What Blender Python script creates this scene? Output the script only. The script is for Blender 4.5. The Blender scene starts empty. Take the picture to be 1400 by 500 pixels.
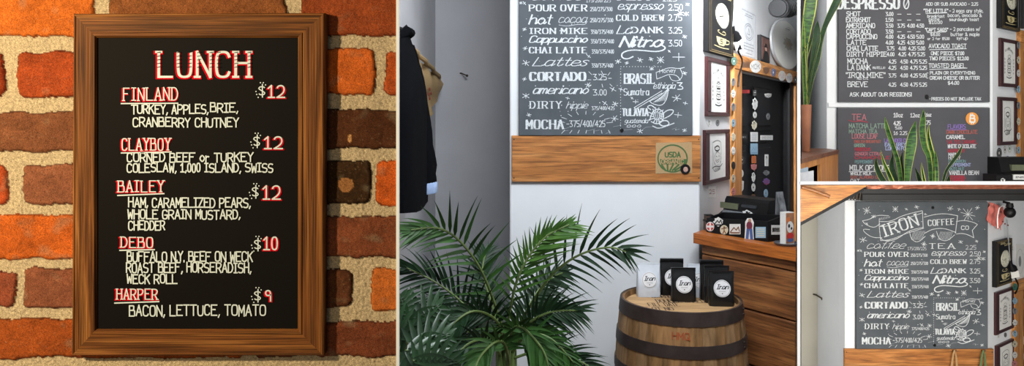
import bpy, math, random
from mathutils import Vector, noise
random.seed(7)
PI = math.pi
SC = bpy.context.scene
COL = SC.collection

# ------------------------------------------------------------------ camera
FPX = 1000.0      # focal length in pixels of the 1400x500 frame
HY = 165.0        # eye level row
CZ = 1.66         # eye height
cd = bpy.data.cameras.new('camera'); cam = bpy.data.objects.new('camera', cd); COL.objects.link(cam)
cam.location = (0, 0, CZ); cam.rotation_euler = (PI/2, 0, 0)
cd.sensor_fit = 'HORIZONTAL'; cd.sensor_width = 36; cd.lens = 36*FPX/1400
cd.shift_y = -(250-HY)/1400; cd.clip_start = 0.05; cd.clip_end = 60
SC.camera = cam

# ------------------------------------------------------------------ world, lights, exposure
SC.view_settings.view_transform = 'Standard'; SC.view_settings.look = 'None'
SC.view_settings.gamma = 1; SC.view_settings.use_curve_mapping = False
SC.view_settings.exposure = 0.0
w = bpy.data.worlds.new('world'); SC.world = w; w.use_nodes = True
bg = w.node_tree.nodes['Background']; bg.inputs[0].default_value = (0.80, 0.90, 1.0, 1); bg.inputs[1].default_value = 0.10

def area(name, loc, aim, sx, sy, energy, col, spread=180):
    l = bpy.data.lights.new(name, 'AREA'); l.shape = 'RECTANGLE'; l.size = sx; l.size_y = sy
    l.energy = energy; l.spread = math.radians(spread); l.color = col
    o = bpy.data.objects.new(name, l); COL.objects.link(o); o.location = loc
    o.rotation_euler = (Vector(aim)-Vector(loc)).to_track_quat('-Z', 'Y').to_euler()
    return o
area('warm_lamp_light', (-1.40, 0.22, 2.05), (-0.55, 1.3, 1.55), 0.07, 0.07, 34, (1.0, 0.77, 0.47))
area('warm_fill_light', (-0.75, -0.3, 0.95), (-0.5, 1.3, 1.5), 0.6, 0.4, 5, (1.0, 0.75, 0.45))
area('middle_room_light', (0.38, 2.0, 2.95), (0.30, 3.75, 1.1), 1.1, 0.7, 78, (0.90, 0.95, 1.0))  # unseen area light added overhead to light the middle room
area('door_side_fill_light', (1.00, 2.95, 2.75), (1.78, 5.0, 1.75), 0.3, 0.4, 19, (0.95, 0.97, 1.0), 62)  # added fill, brightens the dark wall around the door
area('right_rooms_fill_light', (2.75, 1.5, 1.45), (2.35, 4.8, 1.6), 1.2, 1.8, 74, (1.0, 0.97, 0.92))  # added out of view to light both right rooms, no window built
area('upper_room_fill_light', (2.2, 2.9, 3.0), (2.4, 4.9, 1.6), 1.0, 0.6, 26, (1.0, 0.94, 0.86))  # added because the partition cuts the upper room off from other light
area('lower_room_fill_light', (2.1, 2.85, 0.35), (2.75, 4.97, 0.75), 0.8, 0.5, 36, (1.0, 0.93, 0.83))  # added fill from low in front, lifts the dim lower room

# ------------------------------------------------------------------ materials
def lin(c):
    r = [(x/255)/12.92 if x/255 <= .04045 else ((x/255+.055)/1.055)**2.4 for x in c]
    return (r[0], r[1], r[2], 1)
MATS = {}
def newmat(name):
    m = bpy.data.materials.new(name); m.use_nodes = True; MATS[name] = m
    nt = m.node_tree; return m, nt, nt.nodes['Principled BSDF']
def ramp(nt, stops):
    r = nt.nodes.new('ShaderNodeValToRGB'); e = r.color_ramp.elements
    while len(e) < len(stops): e.new(0.5)
    for i, (p, c) in enumerate(stops): e[i].position = p; e[i].color = lin(c)
    return r
def coords(nt, scale=(1, 1, 1), kind='Object', ang=0):
    t = nt.nodes.new('ShaderNodeTexCoord'); mp = nt.nodes.new('ShaderNodeMapping')
    mp.inputs['Scale'].default_value = scale
    if ang:
        mr = nt.nodes.new('ShaderNodeMapping'); mr.inputs['Rotation'].default_value = (0, 0, -ang); nt.links.new(t.outputs[kind], mr.inputs[0]); nt.links.new(mr.outputs[0], mp.inputs[0])
    else: nt.links.new(t.outputs[kind], mp.inputs[0])
    return mp
def noisen(nt, vec, scale, detail=4, dist=0, rough=.55):
    n = nt.nodes.new('ShaderNodeTexNoise'); n.inputs['Scale'].default_value = scale
    n.inputs['Detail'].default_value = detail; n.inputs['Distortion'].default_value = dist; n.inputs['Roughness'].default_value = rough
    nt.links.new(vec.outputs[0], n.inputs['Vector']); return n
def bumpn(nt, p, h, strength, dist=.002):
    b = nt.nodes.new('ShaderNodeBump'); b.inputs['Strength'].default_value = strength; b.inputs['Distance'].default_value = dist
    nt.links.new(h, b.inputs['Height']); nt.links.new(b.outputs[0], p.inputs['Normal'])
def plain(name, c, rough=.6, metal=0, c2=None, scale=30, bump=0, stretch=(1, 1, 1), spec=None, lo=.3, hi=.7, trans=0, coat=0):
    if name in MATS: return MATS[name]
    m, nt, p = newmat(name)
    c2 = c2 or tuple(max(0, x*.9) for x in c)
    v = coords(nt, stretch); n = noisen(nt, v, scale)
    r = ramp(nt, [(lo, c2), (hi, c)]); nt.links.new(n.outputs[0], r.inputs[0]); nt.links.new(r.outputs[0], p.inputs['Base Color'])
    p.inputs['Roughness'].default_value = rough; p.inputs['Metallic'].default_value = metal
    if spec is not None: p.inputs['Specular IOR Level'].default_value = spec
    if coat: p.inputs['Coat Weight'].default_value = coat
    if bump: bumpn(nt, p, n.outputs[0], bump)
    if trans: p.inputs['Transmission Weight'].default_value = trans
    return m
def wood(name, dark, mid, light, axis='X', scale=1.0, rough=.55, bump=.3, knots=False, ang=0, spec=.4, contrast=150, run=.12):
    if name in MATS: return MATS[name]
    m, nt, p = newmat(name)
    st = {'X': (run, 1, 1), 'Z': (1, 1, run), 'Y': (1, run, 1)}[axis]
    v = coords(nt, st, ang=ang); v2 = coords(nt, tuple(x*(.35 if x < 1 else 1) for x in st), ang=ang); p.inputs['Specular IOR Level'].default_value = spec
    n = noisen(nt, v, 14*scale, 6, 1.2); f = noisen(nt, v2, 160*scale, 3, .2)
    r = ramp(nt, [(.25, dark), (.5, mid), (.75, light)]); nt.links.new(n.outputs[0], r.inputs[0])
    r2 = ramp(nt, [(.35, (contrast,)*3), (.6, (255, 255, 255))]); nt.links.new(f.outputs[0], r2.inputs[0])
    mx = nt.nodes.new('ShaderNodeMix'); mx.data_type = 'RGBA'; mx.blend_type = 'MULTIPLY'; mx.inputs[0].default_value = .8
    nt.links.new(r.outputs[0], mx.inputs[6]); nt.links.new(r2.outputs[0], mx.inputs[7])
    out = mx.outputs[2]
    if knots:
        vo = nt.nodes.new('ShaderNodeTexVoronoi'); vo.inputs['Scale'].default_value = 3.2
        vv = coords(nt, (.75, 1, 1.3) if axis == 'X' else (1.3, 1, .75), ang=ang); nt.links.new(vv.outputs[0], vo.inputs[0])
        rk = ramp(nt, [(.05, (70, 30, 15)), (.13, (255, 255, 255))]); nt.links.new(vo.outputs['Distance'], rk.inputs[0])
        m2 = nt.nodes.new('ShaderNodeMix'); m2.data_type = 'RGBA'; m2.blend_type = 'MULTIPLY'; m2.inputs[0].default_value = .85
        nt.links.new(out, m2.inputs[6]); nt.links.new(rk.outputs[0], m2.inputs[7]); out = m2.outputs[2]
    nt.links.new(out, p.inputs['Base Color']); p.inputs['Roughness'].default_value = rough
    if bump: bumpn(nt, p, f.outputs[0], bump, .001)
    return m
def attrmat(name, rough=.8, nscale=60, amt=.35, bump=.4, bdist=.002, stretch=(1, 1, 1), spec=.3):
    """colour from the mesh's own colour attribute, broken up by noise"""
    if name in MATS: return MATS[name]
    m, nt, p = newmat(name)
    a = nt.nodes.new('ShaderNodeAttribute'); a.attribute_name = 'tint'
    v = coords(nt, stretch); n = noisen(nt, v, nscale, 6, .3, .65)
    lo = int(255*(1-amt)); r = ramp(nt, [(.32, (lo, lo, lo)), (.68, (255, 255, 255))]); nt.links.new(n.outputs[0], r.inputs[0])
    mx = nt.nodes.new('ShaderNodeMix'); mx.data_type = 'RGBA'; mx.blend_type = 'MULTIPLY'; mx.inputs[0].default_value = 1
    nt.links.new(a.outputs['Color'], mx.inputs[6]); nt.links.new(r.outputs[0], mx.inputs[7]); nt.links.new(mx.outputs[2], p.inputs['Base Color'])
    p.inputs['Roughness'].default_value = rough; p.inputs['Specular IOR Level'].default_value = spec
    bumpn(nt, p, n.outputs[0], bump, bdist)
    return m

# ------------------------------------------------------------------ frames of reference and mesh builder
class Frame:
    """upright plane: local x along u, local y away from the viewer, local z up"""
    def __init__(s, O, u=(1, 0)):
        s.O = Vector(O); L = math.hypot(*u); s.u = Vector((u[0]/L, u[1]/L, 0)); s.v = Vector((-s.u.y, s.u.x, 0))
    def w(s, p): return s.O + s.u*p[0] + s.v*p[1] + Vector((0, 0, p[2]))
    def px(s, x, y, off=0):
        d = Vector(((x-700)/FPX, 1, -(y-HY)/FPX)); o = Vector((0, 0, CZ))
        t = ((s.O - o).dot(s.v) + off)/d.dot(s.v); q = o + d*t - s.O
        return (q.dot(s.u), q.z)
    def rect(s, x0, y0, x1, y1, off=0):
        ym = (y0+y1)/2; xm = (x0+x1)/2
        return s.px(x0, ym, off)[0], s.px(x1, ym, off)[0], s.px(xm, y1, off)[1], s.px(xm, y0, off)[1]
    def mpp(s, x=None):
        a = s.px((x or 700), 200); b = s.px((x or 700), 201); return a[1]-b[1]
W = Frame((0, 0, 0))
def F(Y): return Frame((0, Y, 0))
def pt(x, y, Y): return Vector(((x-700)/FPX*Y, Y, CZ-(y-HY)/FPX*Y))

class MB:
    def __init__(s, fr=None): s.v = []; s.f = []; s.mi = []; s.c = []; s.fr = fr; s.m = 0; s.col = (1, 1, 1, 1)
    def add(s, vs, fs):
        b = len(s.v)
        for p in vs: s.v.append(s.fr.w(p) if s.fr else Vector(p))
        for f in fs: s.f.append([b+i for i in f]); s.mi.append(s.m); s.c.append(s.col)
    def box(s, x0, x1, y0, y1, z0, z1):
        vs = [(x, y, z) for x in (x0, x1) for y in (y0, y1) for z in (z0, z1)]
        s.add(vs, [(0, 1, 3, 2), (4, 6, 7, 5), (0, 4, 5, 1), (2, 3, 7, 6), (0, 2, 6, 4), (1, 5, 7, 3)])
    def cham(s, x0, x1, y0, y1, z0, z1, b=.003):
        """box with its front edges chamfered (front is y0)"""
        A = [(x0, y1, z0), (x1, y1, z0), (x1, y1, z1), (x0, y1, z1)]
        B = [(x0, y0+b, z0), (x1, y0+b, z0), (x1, y0+b, z1), (x0, y0+b, z1)]
        C = [(x0+b, y0, z0+b), (x1-b, y0, z0+b), (x1-b, y0, z1-b), (x0+b, y0, z1-b)]
        fs = [(3, 2, 1, 0), (8, 9, 10, 11)]
        for i in range(4):
            j = (i+1) % 4; fs += [(i, j, 4+j, 4+i), (4+i, 4+j, 8+j, 8+i)]
        s.add(A+B+C, fs)
    def prism(s, pts, y0, y1):
        """polygon in x,z extruded from y0 to y1"""
        n = len(pts); vs = [(p[0], y0, p[1]) for p in pts]+[(p[0], y1, p[1]) for p in pts]
        s.add(vs, [tuple(range(n)), tuple(range(2*n-1, n-1, -1))]+[(i, n+i, n+(i+1) % n, (i+1) % n) for i in range(n)])
    def loft(s, rings, cap=True, closed=True):
        n = len(rings[0]); vs = [p for r in rings for p in r]; fs = []
        for k in range(len(rings)-1):
            for i in range(n if closed else n-1):
                j = (i+1) % n; fs.append((k*n+i, k*n+j, (k+1)*n+j, (k+1)*n+i))
        if cap and closed:
            fs.append(tuple(range(n-1, -1, -1))); fs.append(tuple((len(rings)-1)*n+i for i in range(n)))
        s.add(vs, fs)
    def tube(s, path, r, n=8, cap=True):
        path = [Vector(p) for p in path]; R = r if isinstance(r, (list, tuple)) else [r]*len(path)
        rings = []; up = Vector((0, 0, 1))
        t0 = (path[1]-path[0]).normalized(); a = t0.cross(up)
        if a.length < .1: a = t0.cross(Vector((1, 0, 0)))
        a.normalize()
        for i, p in enumerate(path):
            t = (path[min(i+1, len(path)-1)]-path[max(i-1, 0)]).normalized()
            a = (a - t*a.dot(t)).normalized(); b = t.cross(a)
            rings.append([p+(a*math.cos(2*PI*k/n)+b*math.sin(2*PI*k/n))*R[i] for k in range(n)])
        s.loft(rings, cap)
    def lathe(s, c, prof, n=40, cap=True, colf=None):
        rings = [[(c[0]+r*math.cos(2*PI*k/n), c[1]+r*math.sin(2*PI*k/n), c[2]+z) for k in range(n)] for r, z in prof]
        s.loft(rings, cap)
    def disc(s, x, z, rx, rz, y, t=.001, n=28):
        s.prism([(x+rx*math.cos(2*PI*k/n), z+rz*math.sin(2*PI*k/n)) for k in range(n)], y-t, y)
    def ball(s, c, r, n=14, m=8):
        if not isinstance(r, (list, tuple)): r = (r, r, r)
        rings = [[(c[0]+r[0]*math.sin(PI*j/m)*math.cos(2*PI*k/n), c[1]+r[1]*math.sin(PI*j/m)*math.sin(2*PI*k/n), c[2]-r[2]*math.cos(PI*j/m)) for k in range(n)] for j in range(1, m)]
        s.loft(rings)
    def build(s, name, mats, parent=None, smooth=False, origin=None):
        if not isinstance(mats, (list, tuple)): mats = [mats]
        if parent is not None: o0 = parent['_o'] ; o0 = Vector(o0)
        elif origin is not None: o0 = Vector(origin)
        else:
            xs = [p.x for p in s.v]; ys = [p.y for p in s.v]; zs = [p.z for p in s.v]
            o0 = Vector(((min(xs)+max(xs))/2, (min(ys)+max(ys))/2, min(zs)))
        me = bpy.data.meshes.new(name); me.from_pydata([p-o0 for p in s.v], [], s.f)
        for m in mats: me.materials.append(m)
        me.polygons.foreach_set('material_index', s.mi)
        if any(c != (1, 1, 1, 1) for c in s.c):
            ca = me.color_attributes.new('tint', 'FLOAT_COLOR', 'CORNER')
            for p, c in zip(me.polygons, s.c):
                for li in p.loop_indices: ca.data[li].color = c
        if smooth:
            me.polygons.foreach_set('use_smooth', [True]*len(me.polygons))
            try: me.set_sharp_from_angle(angle=math.radians(40))
            except Exception: pass
        me.update()
        o = bpy.data.objects.new(name, me); COL.objects.link(o)
        if parent is not None: o.parent = parent
        else: o.location = o0
        o['_o'] = tuple(o0)
        return o
def thing(name, label, cat, loc, group=None):
    o = bpy.data.objects.new(name, None); COL.objects.link(o); o.location = loc; o['_o'] = tuple(loc); o.empty_display_size = .05
    return tag(o, label, cat, group)
def tag(o, label, cat, group=None):
    o['label'] = label; o['category'] = cat
    if group: o['group'] = group
    return o
def struct(o, label=None, cat=None):
    o['kind'] = 'structure'
    if label: o['label'] = label
    if cat: o['category'] = cat
    return o

# ------------------------------------------------------------------ hand lettering (single-stroke alphabet)
G = {
'A': '03 3C 63|16 56', 'B': '03 0C|~0C 5C 5B 59 48 08|~08 48 68 64 63 03', 'C': '~6A 5C 1C 0A 05 13 53 65', 'D': '03 0C|~0C 4C 69 66 43 03',
'E': '6C 0C 03 63|08 48', 'F': '6C 0C 03|08 48', 'G': '~6A 5C 1C 0A 05 13 53 65 67|67 37', 'H': '0C 03|6C 63|08 68', 'I': '2C 23|0C 4C|03 43', 'J': '~5C 55 43 13 05',
'K': '0C 03|6C 07|29 63', 'L': '0C 03 63', 'M': '03 0C 36 6C 63', 'N': '03 0C 63 6C', 'O': '~3C 1C 0A 05 13 53 65 6A 5C 3C', 'P': '03 0C|~0C 4C 6B 69 47 07',
'Q': '~3C 1C 0A 05 13 53 65 6A 5C 3C|46 72', 'R': '03 0C|~0C 4C 6B 69 47 07|37 63', 'S': '~6B 5C 1C 0A 08 67 65 53 13 04', 'T': '0C 6C|3C 33', 'U': '~0C 05 13 53 65 6C',
'V': '0C 33 6C', 'W': '0C 13 39 53 6C', 'X': '0C 63|6C 03', 'Y': '0C 38 6C|38 33', 'Z': '0C 6C 03 63',
'0': '~2C 1C 0A 05 13 33 45 4A 3C 2C', '1': '0A 2C 23|03 43', '2': '~0A 1C 4C 59 46 03|03 53', '3': '0C 5C 28|~28 57 64 43 03', '4': '43 4C 06 66', '5': '5C 0C 08|~08 48 57 54 43 03',
'6': '~5C 1A 05 13 43 54 57 48 18 06', '7': '0C 5C 23', '8': '~28 0A 1C 4C 5A 28|~28 05 13 43 55 28', '9': '~59 48 18 0A 1C 4C 5A 53',
'$': '~5A 4B 1B 0A 09 56 55 44 14 05|3D 32', '.': '03 04', ',': '14 02', '-': '07 47', '/': '03 4D', '&': '63 0A 2C 4A 04 13 33 66', '!': '0C 06|04 03', '"': '0C 0A|2C 2A', "'": '0C 0A', '+': '07 47|29 25',
':': '05 06|09 0A', '(': '~2C 09 06 23', ')': '~0C 29 26 03', '*': '17 18', '%': '03 5C|0B 1B|54 64',
'a': '~58 39 19 07 05 13 33 55|59 53', 'b': '0C 03|~07 29 49 57 55 43 13 04', 'c': '~58 39 19 07 05 13 33 54', 'd': '5C 53|~57 39 19 07 05 13 33 55', 'e': '~06 56 58 39 19 07 05 13 43 54',
'f': '~4C 3C 2B 28 23|09 39', 'g': '~58 39 19 07 05 14 34 55|~59 52 40 10 01', 'h': '0C 03|~07 29 49 57 53', 'i': '09 03|0B 0C', 'j': '~29 21 10 00|2B 2C', 'k': '0C 03|49 06|17 43', 'l': '0C 03',
'm': '09 03|~07 19 29 37 33|~37 49 59 67 63', 'n': '09 03|~07 29 49 57 53', 'o': '~29 07 05 23 33 55 57 39 29', 'p': '09 00|~07 29 49 57 55 43 13 04', 'q': '59 50|~57 39 19 07 05 13 33 55',
'r': '09 03|~07 29 48', 's': '~48 39 19 08 17 36 45 33 13 04', 't': '~2C 24 33 43|09 49', 'u': '~09 04 13 33 55|59 53', 'v': '09 23 49', 'w': '09 13 38 53 69', 'x': '09 43|49 03', 'y': '09 24|49 00', 'z': '09 49 03 43'}
def chaikin(p, n=2):
    for _ in range(n):
        q = [p[0]]
        for a, b in zip(p, p[1:]): q += [(a[0]*.75+b[0]*.25, a[1]*.75+b[1]*.25), (a[0]*.25+b[0]*.75, a[1]*.25+b[1]*.75)]
        q.append(p[-1]); p = q
    return p
def glyphs(s, serif=False, slant=0, join=False, jitter=0):
    out = []; x = 0; prev = False
    for ch in s:
        if ch == ' ': x += 4.5; prev = False; continue
        g = G.get(ch) or G.get(ch.upper())
        if not g: x += 4; continue
        wmax = 0; jy = random.uniform(-jitter, jitter); js = 1+random.uniform(-jitter, jitter)*.1
        for st in g.split('|'):
            sm = st[0] == '~'; st = st.lstrip('~')
            pts = [(int(t[0], 16)*js, (int(t[1], 16)-3)+jy) for t in st.split()]
            wmax = max(wmax, max(p[0] for p in pts))
            ends = (pts[0], pts[-1])
            if serif and ch.isupper():
                for e, o in ((pts[0], pts[1]), (pts[-1], pts[-2])):
                    if (e[1] < .6 or e[1] > 8.4) and abs(e[1]-o[1]) > abs(e[0]-o[0])*.9 and not sm:
                        out.append(([(x+e[0]-1.1, e[1]), (x+e[0]+1.1, e[1])], False))
            if sm: pts = chaikin(pts, 3 if len(pts) > 6 else 2)
            out.append(([(x+a, b) for a, b in pts], sm))
        if join and ch.islower():
            if prev: out.append((chaikin([(prev_x, .8), (x-.8, .3), (x+.2, 2.2)], 2), True))
            prev = True; prev_x = x+wmax-.3
        else: prev = ch.isupper() and join; prev_x = x+wmax-.3
        x += wmax + (1.9 if not join else 1.5) + (.9 if serif else 0)
    if slant: out = [([(a+b*slant, b) for a, b in p], sm) for p, sm in out]
    return out, x-1.9
RC = [0]
def ribbon(m, pts, ysf, wt, wn, smooth):
    """pts: local x,z ; wt width of upright strokes, wn width of level strokes"""
    RC[0] = (RC[0]+1) % 20; y_in = ysf; ysf = lambda a, b: y_in(a, b)-RC[0]*2.2e-5      # strokes laid one over the other
    def wd(dx, dz):
        L = math.hypot(dx, dz) or 1; return (wn+(wt-wn)*abs(dz)/L)/2
    if smooth:
        L = []; R = []
        for i, p in enumerate(pts):
            a = pts[max(i-1, 0)]; b = pts[min(i+1, len(pts)-1)]; dx, dz = b[0]-a[0], b[1]-a[1]; l = math.hypot(dx, dz) or 1; h = wd(dx, dz)
            L.append((p[0]-dz/l*h, p[1]+dx/l*h)); R.append((p[0]+dz/l*h, p[1]-dx/l*h))
        n = len(pts); vs = [(q[0], ysf(*q), q[1]) for q in L+R]; m.add(vs, [(i, i+1, n+i+1, n+i) for i in range(n-1)])
    else:
        for a, b in zip(pts, pts[1:]):
            RC[0] = (RC[0]+1) % 20
            dx, dz = b[0]-a[0], b[1]-a[1]; l = math.hypot(dx, dz) or 1e-6; h = wd(dx, dz); e = min(wt, wn)*.5
            ux, uz = dx/l, dz/l; A = (a[0]-ux*e, a[1]-uz*e); B = (b[0]+ux*e, b[1]+uz*e)
            q = [(A[0]-uz*h, A[1]+ux*h), (B[0]-uz*h, B[1]+ux*h), (B[0]+uz*h, B[1]-ux*h), (A[0]+uz*h, A[1]-ux*h)]
            m.add([(p[0], ysf(*p), p[1]) for p in q], [(0, 1, 2, 3)])
def write(m, s, x0, y0, W_, h, to, ysf, wt, wn=None, rot=0, serif=False, slant=0, join=False, jitter=0, sc=1):
    """s from (x0,y0) baseline, total width W_, cap height h, in sheet units; to() maps sheet units to local x,z"""
    gl, tot = glyphs(s, serif, slant, join, jitter); cr, sr = math.cos(rot), math.sin(rot)
    for p, sm in gl:
        q = []
        for a, b in p:
            X = a/tot*W_; Z = b/9*h; q.append(to(x0+X*cr-Z*sr*-1*0 + (-Z*sr), y0-(X*sr+Z*cr)))
        ribbon(m, q, ysf, wt*sc, (wn or wt)*sc, sm)
class Sheet:
    """lettering on a plane, coordinates read in photo pixels"""
    def __init__(s, fr, y=-.001, xf=None):
        s.fr = fr; s.y = y; s.xf = xf or (lambda x, y: (x, y)); s.k = fr.mpp()
    def to(s, x, y): return s.fr.px(*s.xf(x, y), s.y)
    def t(s, m, txt, x0, x1, base, h, wt=1.1, wn=None, **k):
        write(m, txt, x0, base, x1-x0, h, s.to, lambda a, b: s.y, wt, wn, sc=s.k, **k)
    def line(s, m, pts, w=1.0, smooth=False, wn=None):
        if smooth: pts = chaikin(pts, 2)
        ribbon(m, [s.to(*p) for p in pts], lambda a, b: s.y, w*s.k, (wn or w)*s.k, smooth)
    def blob(s, m, x, y, r, ry=None, n=10):
        ry = ry or r
        vs = [s.to(x+r*math.cos(2*PI*i/n), y+ry*math.sin(2*PI*i/n)) for i in range(n)]
        m.add([(a, s.y, b) for a, b in vs], [tuple(range(n))])
    def star(s, m, x, y, r, n=4, w=.8):
        a0 = random.uniform(0, 1)
        for i in range(n):
            a = a0+PI*i/n; rr = r*(1 if i % 2 == 0 else .65)
            s.line(m, [(x-rr*math.cos(a), y-rr*math.sin(a)), (x+rr*math.cos(a), y+rr*math.sin(a))], w)

# ================================================================== STRUCTURE
M_white = plain('white_wall_paint', (226, 229, 232), .7, c2=(218, 221, 225), scale=3, bump=.05)
M_bead = plain('white_corner_bead', (236, 246, 255), .6, c2=(234, 245, 255))
M_trimw = plain('white_trim_paint', (250, 250, 250), .5, c2=(246, 246, 246), scale=5)
M_shadew = plain('shaded_wall_grey', (172, 172, 176), .75, c2=(160, 160, 164), scale=2.5, bump=.05)  # shade of the left wall and alcove put into the wall colour
M_floor = wood('floor_boards', (70, 48, 32), (105, 74, 50), (135, 98, 66), 'Y', 1)
M_ceil = plain('ceiling_paint', (205, 203, 198), .8)
M_black = plain('black_paint', (17, 17, 19), .5, c2=(12, 12, 14), scale=20, spec=.25)
M_blackm = plain('black_metal', (18, 18, 20), .45, c2=(12, 12, 13), scale=40, spec=.3)
M_orangew = wood('orange_pine', (160, 92, 38), (196, 124, 58), (216, 148, 80), 'X', 1.2, .5, .2)
M_orangev = wood('orange_pine_upright', (166, 104, 50), (200, 136, 72), (220, 160, 96), 'Z', 1.4, .5, .2)

XA = -.494; YA = 4.72; YP = 3.78; XP0 = (697-700)/FPX*YP; XP1 = (957-700)/FPX*YP
YF = 2.6                                  # where the white posts stand
XQ = lambda Y: (1092-700)/FPX*Y
m = MB(); m.box(-3.2, XQ(YF)-.002, -.6, 6.6, -.12, 0); m.box(XQ(YF)-.01, 3.6, -.6, YF-.02, -.12, 0); struct(m.build('floor', M_floor, origin=(0, 0, -.12)))
m = MB(); m.box(-3.2, 4.6, 1.35, 6.9, 3.1, 3.2); struct(m.build('ceiling', M_ceil))
m = MB(); m.box(XA-.1, XA, 1.42, YA+.1, 0, 3.1); struct(m.build('wall_left', M_shadew))
m = MB(); m.box(XA, XP0+.02, YA, YA+.1, 0, 3.1); struct(m.build('wall_alcove', M_shadew))
m = MB(); m.cham(XP0, XP1, YP, YA+.1, 0, 3.1, .006); struct(m.build('wall_back', M_white))
# the wall that runs away to the right with the door in it
i0 = 1/3.80; s_ = i0/1.13*.00316
def Yr(px): return 1/(i0-s_*(px-957))
A_ = pt(957, 165, Yr(957)); B_ = pt(1090, 165, Yr(1090))
FR = Frame((A_.x, A_.y, 0), (B_.x-A_.x, B_.y-A_.y))
LR = FR.px(1092, 165)[0]
dx0, dx1, dz0, dz1 = FR.rect(1008, 120, 1088, 300)
doorL = FR.px(1007, 180)[0]; doorR = FR.px(1086, 180)[0]; doorT = FR.px(1007, 96)[1]
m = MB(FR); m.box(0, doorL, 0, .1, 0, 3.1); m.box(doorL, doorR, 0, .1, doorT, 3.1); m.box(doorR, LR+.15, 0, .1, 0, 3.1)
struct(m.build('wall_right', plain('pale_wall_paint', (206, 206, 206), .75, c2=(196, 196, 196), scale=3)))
# partition between the two rooms and its white post and rail
def wedge(m, x0, x1, Ya, Yb, z0, z1):
    a0, a1 = (x0-700)/FPX, (x1-700)/FPX; c = (x0+x1)/2; cc = (c-700)/FPX; h = (a1-a0)/2*Ya*.9
    vs = [(a0*Ya, Ya, z) for z in (z0, z1)]+[(a1*Ya, Ya, z) for z in (z0, z1)]+[(cc*Yb+h, Yb, z) for z in (z0, z1)]+[(cc*Yb-h, Yb, z) for z in (z0, z1)]
    m.add(vs, [(0, 2, 3, 1), (2, 4, 5, 3), (4, 6, 7, 5), (6, 0, 1, 7), (1, 3, 5, 7), (0, 6, 4, 2)])
m = MB(); wedge(m, 1090.4, 1094, YF+.02, 6.35, -1.1, 3.1); struct(m.build('wall_partition', M_white, origin=(XQ(4), 4, -1.1)))
m = MB(); wedge(m, 1090, 1094.2, YF, YF+.02, -1.1, 3.1); struct(m.build('trim_1', M_trimw, origin=(XQ(YF), YF, -1.1)))
def slab(m, y0, y1, Ya, Yb, x0, x1):
    b0, b1 = (y0-HY)/FPX, (y1-HY)/FPX; t = (b1-b0)*Ya*.9; bm_ = (b0+b1)/2
    q = []
    for Y, za, zb in ((Ya, CZ-b1*Ya, CZ-b0*Ya), (Yb, CZ-bm_*Yb-t/2, CZ-bm_*Yb+t/2)):
        xa = XQ(Y) + .003; q += [(xa, Y, za), (xa, Y, zb), (x1, Y, za), (x1, Y, zb)]
    m.add(q, [(0, 2, 3, 1), (4, 5, 7, 6), (1, 3, 7, 5), (0, 4, 6, 2), (0, 1, 5, 4), (2, 6, 7, 3)])
m = MB(); slab(m, 248.4, 251.8, YF+.02, 6.1, 0, 4.7); struct(m.build('floor_upper', M_white, origin=(2.5, 4, 1.2)))
m = MB(); slab(m, 247.9, 252.1, YF, YF+.02, 0, 2.9); struct(m.build('trim_2', M_trimw, origin=(2, YF, 1.4)))
m = MB(); m.box(XQ(YF), 4.6, YF-.02, 7.2, -1.22, -1.1); struct(m.build('floor_lower', M_floor))

# ---------------- brick wall
YB = 1.30
FB = F(YB); kb = YB/FPX
def srgbl(c): return lin(c)
BR = [ # x0,y0,x1,y1,colour
 (-150, -22, 131, 50, (222, 118, 44)), (150, -22, 392, 47, (150, 92, 52)), (412, -22, 600, 49, (168, 82, 42)),
 (-150, 72, 8, 132, (150, 58, 24)), (24, 71, 190, 133, (188, 84, 40)), (200, 72, 380, 132, (150, 80, 45)), (398, 66, 514, 130, (224, 114, 46)), (527, 70, 700, 131, (200, 92, 40)),
 (-120, 152, 250, 207, (146, 92, 62)), (266, 150, 600, 203, (92, 54, 32)),
 (-150, 223, 13, 280, (200, 88, 44)), (33, 225, 180, 279, (156, 98, 70)), (190, 225, 350, 279, (150, 90, 60)), (366, 218, 509, 277, (66, 44, 24)), (517, 217, 680, 280, (226, 106, 40)),
 (-120, 293, 240, 353, (216, 108, 40)), (256, 294, 640, 351, (142, 80, 52)),
 (-150, 369, 22, 419, (160, 84, 58)), (33, 366, 200, 421, (152, 92, 66)), (215, 366, 350, 421, (160, 84, 50)), (366, 367, 484, 419, (104, 62, 38)), (507, 366, 680, 424, (226, 126, 56)),
 (-120, 434, 330, 489, (176, 88, 36)), (346, 438, 640, 487, (132, 72, 46)),
 (-120, 508, 180, 565, (190, 96, 50)), (200, 508, 420, 565, (150, 90, 60)), (440, 508, 640, 565, (200, 100, 50))]
PAL = [(200, 96, 40), (150, 88, 58), (176, 88, 40), (120, 70, 46), (214, 104, 44), (140, 84, 60)]
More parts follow.
